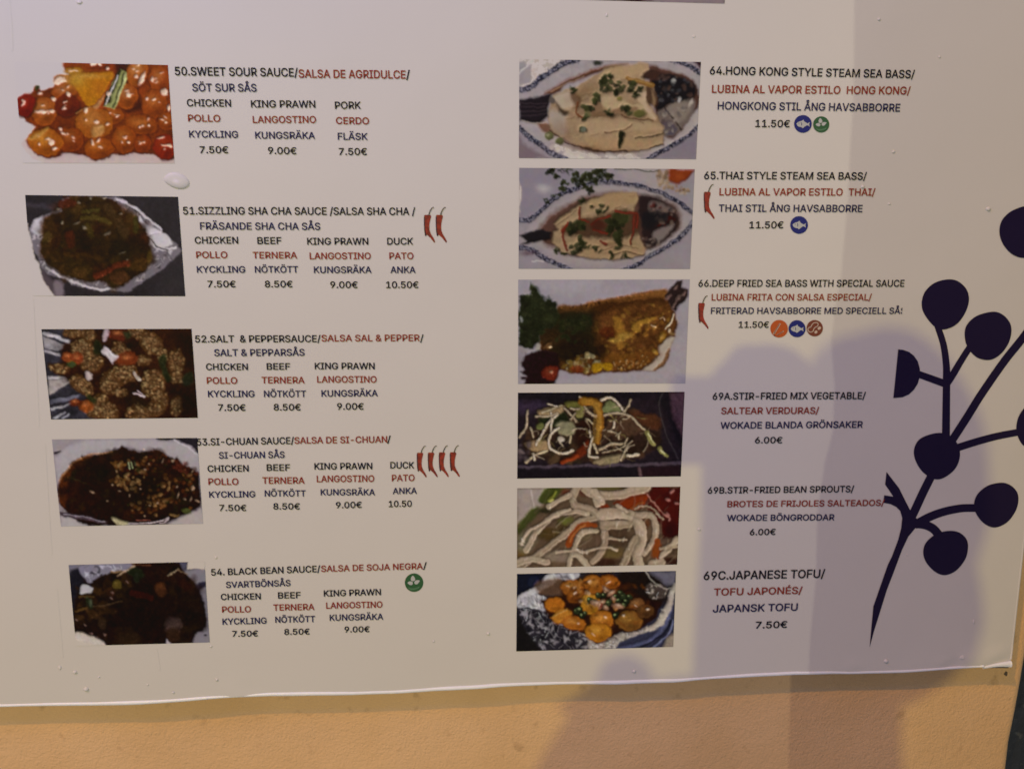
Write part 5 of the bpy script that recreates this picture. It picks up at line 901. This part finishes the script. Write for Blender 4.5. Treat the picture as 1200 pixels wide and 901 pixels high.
for z, hh, s, xa, ya, xb, yb, ink in TEXT:
    me = text_mesh(s); a = extents(me)
    x0, x1 = a[:, 0].min(), a[:, 0].max()
    p0, p1 = on_plane(z[0] + xa / z[2], z[1] + ya / z[2]), on_plane(z[0] + xb / z[2], z[1] + yb / z[2])
    mid = (p0 + p1) / 2; pxm, pym = z[0] + (xa + xb) / 2 / z[2], z[1] + (ya + yb) / 2 / z[2]
    H = (on_plane(pxm, pym - hh / z[2] / 2) - on_plane(pxm, pym + hh / z[2] / 2)).length * CAPK
    d = (p1 - p0).normalized(); up = Vector((-d.z, 0, d.x))
    sx = (p1 - p0).length / (x1 - x0); sy = H / (CAP1 - CAP0)
    u_ = (a[:, 0] - x0) * sx; v_ = (a[:, 1] - (CAP0 + CAP1) / 2) * sy
    co = np.stack([p0.x + d.x * u_ + up.x * v_, -.0005 - a[:, 2], p0.z + d.z * u_ + up.z * v_], 1)
    me.vertices.foreach_set('co', co.ravel()); me.update()
    if s.endswith('SPECIELL SÅS'):                      # the last letter runs out of its text box on the board
        bmx = bmesh.new(); bmx.from_mesh(me); bmesh.ops.bisect_plane(bmx, geom=bmx.verts[:] + bmx.edges[:] + bmx.faces[:], plane_co=on_plane(1057, 364), plane_no=(1, 0, 0), clear_outer=True); bmx.to_mesh(me); bmx.free()
    me.materials.clear()
    nm = 'price' if '€' in s or s == '10.50' else ('dish_title' if s[:2].isdigit() else 'text_line')
    obj(nm, me, INK[ink], board)
bpy.data.objects.remove(tmp)

# ------------------------------------------------------------------ printed symbols
ZC = (0, 0, 15.0)
pod = [(285, 308), (300, 302), (375, 303), (388, 312), (392, 330), (380, 375), (368, 430), (364, 490), (368, 545), (392, 605), (428, 662), (452, 710), (452, 728), (442, 740), (425, 718), (385, 668), (340, 625), (328, 614), (318, 622), (306, 590), (296, 540), (290, 440), (286, 360)]
shade = [(285, 308), (292, 330), (294, 440), (302, 545), (318, 622), (312, 636), (296, 628), (286, 560), (280, 450), (279, 350)]
def chili(px, py, sc=1.0):
    """px, py: top left of the pod in the photograph"""
    Z = (px - 282 / 15 * sc, py - 302 / 15 * sc, 15 / sc)
    o = obj('chili_symbol', curve_mesh('pod', [from_zoom(pod, Z)], .00036), M_chili, board)
    obj('pod_shade', curve_mesh('shade', [from_zoom(shade, Z)], .00050), M_chilidark, o)
    obj('chili_stem', curve_mesh('stem', [ribbon([(356, 308), (368, 262), (392, 215), (415, 190), (436, 186)], 17, 12, Z)], .00060), M_stem, o)
for px, py in [(488.6, 530.2), (501.5, 530), (514.4, 529.8), (527.3, 529.6)]: chili(px, py)
chili(497, 252, 1.12); chili(510.8, 252, 1.12); chili(824.7, 225, 1.1); chili(818.2, 355, 1.05)
def circ(px, py, r, n=40, ry=None): return [on_plane(px + r * math.cos(2 * math.pi * k / n), py + (ry or r) * math.sin(2 * math.pi * k / n)) for k in range(n)]
def sym(name, px, py, r, m, label=None):
    o = obj(name, curve_mesh(name, [circ(px, py, r)], .00036), m, board); return o
def fish(px, py, r):
    o = sym('fish_symbol', px, py, r, M_blue); s = r / 182.0; Z = (px - 382 * s, py - 458 * s, 1 / s)
    body = [(245, 455), (270, 425), (310, 408), (350, 398), (390, 372), (405, 408), (440, 430), (475, 450), (520, 420), (505, 465), (520, 518), (480, 485), (450, 492), (415, 515), (375, 548), (345, 525), (300, 515), (265, 495)]
    obj('fish_mark', curve_mesh('fish', [from_zoom(body, Z)], .0006), M_pale, o)
    obj('gill_line', curve_mesh('gill', [ribbon([(340, 425), (352, 455), (345, 490)], 12, 12, Z), circ(px - 84 * s, py - 14 * s, 9 * s, 10)], .0007), M_blue, o)
fish(940.8, 145.6, 10.4); fish(936.3, 263.8, 10.4); fish(933.9, 385.2, 10.0)
def leafsym(px, py, r):
    o = sym('leaf_symbol', px, py, r, M_green); s = r / 270.0; Z = (px - 520 * s, py - 448 * s, 1 / s)
    L = [[(480, 240), (525, 275), (555, 340), (545, 375), (510, 400), (450, 395), (425, 350), (440, 290)], [(330, 450), (370, 415), (430, 405), (480, 430), (488, 465), (460, 510), (400, 512), (360, 485)], [(690, 390), (640, 370), (575, 378), (540, 410), (528, 450), (560, 490), (610, 488), (650, 455)]]
    obj('leaf_mark', curve_mesh('leaves', [from_zoom([tuple(p) for p in smooth(l, True, 3)], Z) for l in L], .0006), M_pale, o)
    band = [(335, 575), (420, 600), (520, 600), (620, 580), (690, 550), (670, 600), (610, 635), (520, 655), (430, 655), (370, 620)]
    obj('lower_band', curve_mesh('band', [from_zoom(band, Z)], .0006), M_gpale, o)
    obj('band_letters', curve_mesh('dashes', [ribbon([(a, 626 - abs(a - 500) * .05), (a + 4, 596 - abs(a - 500) * .05)], 13, 9, Z) for a in (400, 436, 470, 505, 540, 575, 610)], .0007), M_green, o)
leafsym(962.2, 146.2, 9.5); leafsym(485.2, 682.3, 10.8)
o = sym('wheat_symbol', 912.9, 385.2, 10.3, M_orange); Z = (890, 360, 13.333)
ears = []
for k in range(7):
    t = k / 6; x, y = 315 - 85 * t, 250 + 140 * t
    ears.append([(x, y), (x + 14, y + 8), (x + 8, y + 26), (x - 8, y + 34)]); ears.append([(x - 12, y + 6), (x - 2, y + 18), (x - 14, y + 36), (x - 26, y + 26)])
for k in range(5):
    t = k / 4; x, y = 370 - 80 * t, 372 + 50 * t
    ears.append([(x, y - 6), (x + 6, y + 6), (x - 14, y + 22), (x - 22, y + 8)])
obj('wheat_mark', curve_mesh('wheat', [from_zoom(e, Z) for e in ears], .0006), M_cream, o)
obj('wheat_stalk', curve_mesh('stalk', [ribbon([(305, 265), (225, 410), (245, 455)], 9, 12, Z), ribbon([(362, 378), (270, 440)], 8, 10, Z)], .0007), M_brown, o)
o = sym('nut_symbol', 954.6, 384.6, 9.6, M_brown)
ol = smooth([(870, 240), (905, 245), (912, 275), (895, 300), (865, 315), (845, 340), (835, 370), (800, 388), (765, 375), (752, 345), (770, 318), (800, 305), (815, 275), (840, 248)], True, 4)
obj('nut_outline', curve_mesh('nut', [ribbon([tuple(p) for p in ol] + [tuple(ol[0])], 12, 12, Z, 1)], .0006), M_cream, o)
obj('nut_kernel', curve_mesh('kernel', [from_zoom([tuple(p) for p in smooth([(905, 325), (935, 300), (958, 320), (945, 345), (915, 352)], True, 3)], Z), from_zoom([tuple(p) for p in smooth([(860, 375), (890, 362), (902, 388), (880, 412), (855, 400)], True, 3)], Z)], .0006), M_cream, o)

# ------------------------------------------------------------------ the printed branch
br = bpy.data.objects.new('berry_branch', None); C.objects.link(br); br.parent = board
ZA, ZB, ZD, ZE = (800, 330, 3.0), (1000, 540, 6.0), (1060, 230, 4.743), (1000, 660, 8.19)
berries = [([(243, 462), (300, 475), (345, 520), (357, 580), (335, 650), (290, 710), (225, 740), (170, 728), (115, 665), (94, 605), (110, 535), (165, 482)], ZD),
 ([(485, 642), (540, 655), (583, 700), (593, 755), (575, 820), (530, 880), (470, 910), (400, 895), (350, 840), (333, 775), (345, 715), (400, 665)], ZD),
 ([(664, 56), (700, 62), (760, 110), (780, 190), (750, 280), (700, 335), (645, 342), (590, 318), (545, 265), (526, 200), (540, 135), (590, 85)], ZD),
 ([(900, 531), (945, 545), (970, 580), (973, 620), (955, 660), (915, 690), (880, 692), (840, 665), (815, 620), (815, 580), (840, 548)], ZA),
 ([(1030, 152), (1095, 165), (1145, 210), (1160, 270), (1140, 350), (1080, 430), (995, 467), (920, 440), (865, 375), (846, 310), (870, 235), (940, 175)], ZB),
 ([(690, 490), (750, 505), (795, 550), (805, 610), (785, 690), (720, 770), (640, 801), (570, 775), (510, 710), (490, 645), (505, 580), (560, 525), (620, 498)], ZB),
 ([(1215, 435), (1195, 450), (1178, 480), (1172, 515), (1180, 550), (1200, 578), (1240, 600), (1290, 590), (1330, 540), (1320, 470), (1270, 435)], ZA)]
for pts, z in berries:
    obj('berry', curve_mesh('berry', [from_zoom([tuple(p) for p in smooth(pts, True, 5)], z)], .00036), M_branch, br)
hb = [(757, 238), (775, 240), (795, 247), (812, 260), (826, 280), (833, 305), (834, 330), (826, 358), (812, 380), (795, 396), (772, 406), (740, 409)]
obj('cut_berry', curve_mesh('cut_berry', [from_zoom(hb, ZA)], .00036), M_branch, br)
STEMS = [([(895, 155), (916, 220), (926, 290), (927, 345), (926, 440), (925, 545)], 22, 28, ZA), ([(1012, 225), (980, 275), (950, 325), (930, 355)], 22, 26, ZA), ([(828, 325), (870, 340), (920, 358)], 24, 26, ZA),
         ([(1290, 60), (1205, 185), (1130, 280), (1050, 395), (1000, 475), (945, 560)], 28, 28, ZA), ([(1185, 528), (1110, 542), (1040, 560), (960, 585)], 24, 26, ZA), ([(545, 110), (490, 220), (420, 370), (370, 460)], 58, 60, ZB),
         ([(860, 330), (760, 332), (640, 355), (530, 395), (430, 450)], 54, 60, ZB), ([(600, 520), (560, 475), (500, 448), (420, 440)], 62, 60, ZB)]
for k, (pts, a_, b_, z) in enumerate(STEMS):
    obj('stem', curve_mesh('stem', [ribbon(pts, a_, b_, z, 7)], .00030 - .00001 * k), M_branch, br)
main = [(232, 76), (320, 190), (370, 290), (402, 352), (440, 400), (470, 430), (430, 476), (385, 530), (340, 625), (290, 760), (234, 905)]
main = [(1000 + x / 6, 540 + y / 6) for x, y in main] + [(1000 + x / 8.19, 660 + y / 8.19) for x, y in [(276, 392), (236, 520), (195, 650), (155, 802), (168, 650), (182, 500), (190, 412), (260, 210), (330, 10)]]
main += [(1000 + x / 6, 540 + y / 6) for x, y in [(270, 670), (315, 550), (335, 470), (342, 400), (328, 350), (300, 322), (260, 302), (208, 292), (216, 240), (280, 250), (250, 205), (222, 165)]]
obj('main_stem', curve_mesh('main_stem', [[on_plane(x, y) for x, y in main]], .00040), M_branch, br)

# ------------------------------------------------------------------ the wall and what ends it on the right
WY = TH + .0015
e1, e0 = on_plane(1210, 740, WY), on_plane(1184, 901, WY)
def wall_edge(z): return e0.x + (e1.x - e0.x) * (z - e0.z) / (e1.z - e0.z) if z < e1.z + .2 else e0.x + (e1.x - e0.x) * (e1.z + .2 - e0.z) / (e1.z - e0.z)
vs, fs = [], []; zs = [0.2 + 2.3 * k / 60 for k in range(61)]; Rn = .010
prof = [(-2.5, 0), (-.012, 0)] + [(-.012 + .012 * math.sin(t) * 1.0, .012 - .012 * math.cos(t)) for t in (math.pi / 8, math.pi / 4, 3 * math.pi / 8, math.pi / 2)] + [(0, .16), (-2.5, .16)]
for z in zs:
    xe_ = wall_edge(z) + .0012 * math.sin(z * 31) + .0006 * math.sin(z * 90)
    for k, (dx, dy) in enumerate(prof): vs.append((xe_ + dx if dx > -1 else -2.5, WY + dy, z))
K = len(prof)
for i in range(60):
    for k in range(K - 1): fs.append((i * K + k, i * K + k + 1, (i + 1) * K + k + 1, (i + 1) * K + k))
wall = obj('wall', mesh('wall', vs, fs), M_wall); tag(wall, 'beige rough rendered wall behind and below the menu board', None, None, 'structure')
for f in wall.data.polygons: f.use_smooth = True
# dark glossy door leaf beyond the corner of the wall
dx0 = e0.x - .02
door = bpy.data.objects.new('dark_door', None); C.objects.link(door); door.location = (dx0, WY + .05, .2)
tag(door, 'black glossy door edge beyond the right end of the beige wall', 'door')
def box(name, x0, x1, y0, y1, z0, z1, m, parent, bev=.002):
    bm = bmesh.new(); bmesh.ops.create_cube(bm, size=1)
    for v in bm.verts: v.co = Vector(((x0 + x1) / 2 + v.co.x * (x1 - x0), (y0 + y1) / 2 + v.co.y * (y1 - y0), (z0 + z1) / 2 + v.co.z * (z1 - z0)))
    bmesh.ops.bevel(bm, geom=bm.edges[:], offset=bev, segments=2, affect='EDGES')
    me = bpy.data.meshes.new(name); bm.to_mesh(me); bm.free(); o = obj(name, me, m, parent)
    if parent: o.matrix_parent_inverse = Matrix.Translation(-parent.location)
    return o
box('door_frame', dx0 + .0, dx0 + .06, WY + .028, WY + .10, .2, 2.4, M_dark, door, .006)
box('door_leaf', dx0 + .062, dx0 + .70, WY + .045, WY + .09, .2, 2.4, M_dark, door, .004)
# small dark nail hole in the wall under the corner
p = on_plane(1179, 789, WY - .0004); vs = []; R3 = random.Random(3)
pts = [p + Vector((math.cos(a) * .0021 * R3.uniform(.7, 1.2), 0, math.sin(a) * .003 * R3.uniform(.7, 1.3))) for a in [k * .628 for k in range(10)]]
ctr = p + Vector((0, -.0012, 0))
nail = obj('nail', mesh('nail', [ctr] + pts, [(0, (k + 1) % 10 + 1, k + 1) for k in range(10)]), M_gap_nail); tag(nail, 'tiny dark nail in the wall just under the lifted corner of the board', 'nail')

# ------------------------------------------------------------------ the photographer, whose shadow falls on the board
M_coat = mat('coat_cloth', (.05, .05, .07), .9); M_skin = mat('skin', (.45, .26, .18), .55); M_hair = mat('hair', (.03, .018, .012), .6); M_phone = mat('phone_shell', (.02, .02, .025), .3)
def cast(px, py, y, L=LAMP_X):
    """where a point at depth y has to be for its shadow from lamp L to fall on the board at (px, py)"""
    b = on_plane(px, py); t = (y - b.y) / (L.y - b.y); return b + (L - b) * t
SC = lambda px, y, L=LAMP_X: px * MPP * (1 - (0 - y) / (0 - L.y))     # radius in metres of a shadow radius in px
person = bpy.data.objects.new('person', None); C.objects.link(person); person.location = (0, -1.1, 0)
tag(person, 'person in a dark coat with long hair holding up a phone towards the board', 'person')
def skin(name, joints, edges, radii, m, sub=2):
    me = mesh(name, joints, []); me.edges.add(len(edges)); me.edges.foreach_set('vertices', [i for e in edges for i in e]); me.update()
    o = bpy.data.objects.new(name, me); C.objects.link(o)
    md = o.modifiers.new('s', 'SKIN'); md.use_smooth_shade = True
    for i, r in enumerate(radii): me.skin_vertices[0].data[i].radius = r if isinstance(r, tuple) else (r, r)
    me.skin_vertices[0].data[0].use_root = True
    md2 = o.modifiers.new('u', 'SUBSURF'); md2.levels = sub; md2.render_levels = sub
    bpy.context.view_layer.update(); dg = bpy.context.evaluated_depsgraph_get(); nm = bpy.data.meshes.new_from_object(o.evaluated_get(dg))
    bpy.data.objects.remove(o); r = obj(name, nm, m, person, True); r.matrix_parent_inverse = Matrix.Translation(-person.location); return r
YB = -1.08
hc = cast(1022, 590, YB); neck = cast(985, 800, YB); chest = cast(858, 985, YB - .02); knob = cast(735, 792, YB); top_ = cast(800, 858, YB)
shl = cast(695, 950, YB); shr = cast(955, 985, YB - .06); hand = cast(868, 470, -.80); wrist = cast(868, 600, -.84); elb = cast(868, 830, -.95)
el2 = cast(590, 1090, YB - .02); pel = Vector((chest.x - .02, YB - .08, .95))
J = [pel, chest, neck, shl, el2, shr, elb, wrist, hand, Vector((pel.x - .1, pel.y, .5)), Vector((pel.x - .11, pel.y - .02, .06)), Vector((pel.x - .11, pel.y + .14, .03)), Vector((pel.x + .1, pel.y, .5)), Vector((pel.x + .11, pel.y - .02, .06)), Vector((pel.x + .11, pel.y + .14, .03)), cast(1000, 720, YB), knob, top_]
skin('body', J, [(0, 1), (1, 2), (1, 3), (3, 4), (1, 5), (5, 6), (6, 7), (7, 8), (0, 9), (9, 10), (10, 11), (0, 12), (12, 13), (13, 14), (2, 15), (3, 16), (3, 17)],
     [(.15, .11), (.13, .09), .055, .058, .05, .06, .045, .034, .034, .075, .05, .035, .075, .05, .035, .05, .026, .062], M_coat, 2)
def blob(name, c, r, m, seed=1, rough=.0):
    bm = bmesh.new(); bmesh.ops.create_icosphere(bm, subdivisions=4, radius=1)
    for v in bm.verts:
        k = 1 + rough * (math.sin(v.co.x * 5 + seed) * math.sin(v.co.z * 6 + seed * 2) + .5 * math.sin(v.co.z * 13 + v.co.x * 9))
        v.co = Vector((v.co.x * r[0] * k, v.co.y * r[1] * k, v.co.z * r[2] * k)) + c
    me = bpy.data.meshes.new(name); bm.to_mesh(me); bm.free(); o = obj(name, me, m, person, True); o.matrix_parent_inverse = Matrix.Translation(-person.location); return o
blob('head', hc + Vector((-.005, .02, 0)), (.075, .09, .112), M_skin)
hr = SC(140, YB)
blob('hair', cast(1022, 590, YB - .035), (hr, .09, SC(217, YB)), M_hair, 2, .02)
blob('hair', cast(1058, 722, YB - .03), (SC(97, YB), .07, SC(125, YB)), M_hair, 5, .02)
# second hand and phone: the rounded lobe left of the head
hp = cast(893, 490, -.79)
blob('hand', hp, (SC(78, -.79), .02, SC(92, -.79)), M_skin, 4, .04)
for k in range(4):
    a0 = cast(822 + k * 3, 470 + k * 30, -.79); skin('finger', [hp, a0 + Vector((.01, .0, 0)), a0 + Vector((.008, .02, .003))], [(0, 1), (1, 2)], [.009, .009, .008], M_skin, 1)
blob('forearm', cast(893, 700, -.84), (SC(74, -.84), .04, SC(190, -.84)), M_coat, 4, .03)
blob('collar', cast(800, 852, YB), (SC(72, YB), .06, SC(68, YB)), M_coat, 3, .02)
blob('fist', cast(733, 800, YB), (SC(33, YB), .03, SC(37, YB)), M_skin, 3, .03)
ph = bpy.data.objects.new('phone', None); C.objects.link(ph); ph.location = CAM; tag(ph, 'black phone held up in front of the board', 'phone')
box('phone_body', CAM.x - .07, CAM.x + .075, CAM.y - .024, CAM.y - .014, CAM.z - .05, CAM.z + .025, M_phone, ph, .004)
# added unseen blocker, its outline shaped to throw the shadow on the right side
M_caster = mat('caster_cover', (.55, .5, .42), .9); M_caster_pole = mat('caster_metal', (.3, .3, .32), .4, metal=1)
caster = bpy.data.objects.new('shadow_caster', None); C.objects.link(caster)
yp = -.55; EDGE = [(1001, -60), (1001, 60), (1000, 120), (996, 180), (993, 240), (986, 320), (978, 365), (974, 400), (978, 450), (976, 505), (966, 545), (958, 600), (956, 680), (950, 740), (947, 790), (944, 900), (940, 1000), (936, 1300)]
edge_pts = [cast(a, b, yp, LAMP_Z) for a, b in EDGE]
caster.location = (edge_pts[0].x + .19, yp, 0); tag(caster, 'unseen shadow caster added to the right of the menu board', 'shadow caster')
vs, fs = [], []; KP = 28
for p in edge_pts:
    rad = caster.location.x - p.x
    for k in range(KP):
        a = 2 * math.pi * k / KP; rr_ = rad * (1 - .06 * abs(math.sin(a * 4)))
        vs.append((-rr_ * math.cos(a), rr_ * math.sin(a) * .6, p.z))
for i in range(len(edge_pts) - 1):
    for k in range(KP): fs.append((i * KP + k, i * KP + (k + 1) % KP, (i + 1) * KP + (k + 1) % KP, (i + 1) * KP + k))
obj('caster_shell', mesh('caster_shell', vs, fs), M_caster, caster, True)
bm = bmesh.new(); bmesh.ops.create_cone(bm, cap_ends=True, segments=16, radius1=.02, radius2=.02, depth=2.6)
for v in bm.verts: v.co.z += 1.3
me = bpy.data.meshes.new('caster_pole'); bm.to_mesh(me); bm.free(); obj('caster_pole', me, M_caster_pole, caster)
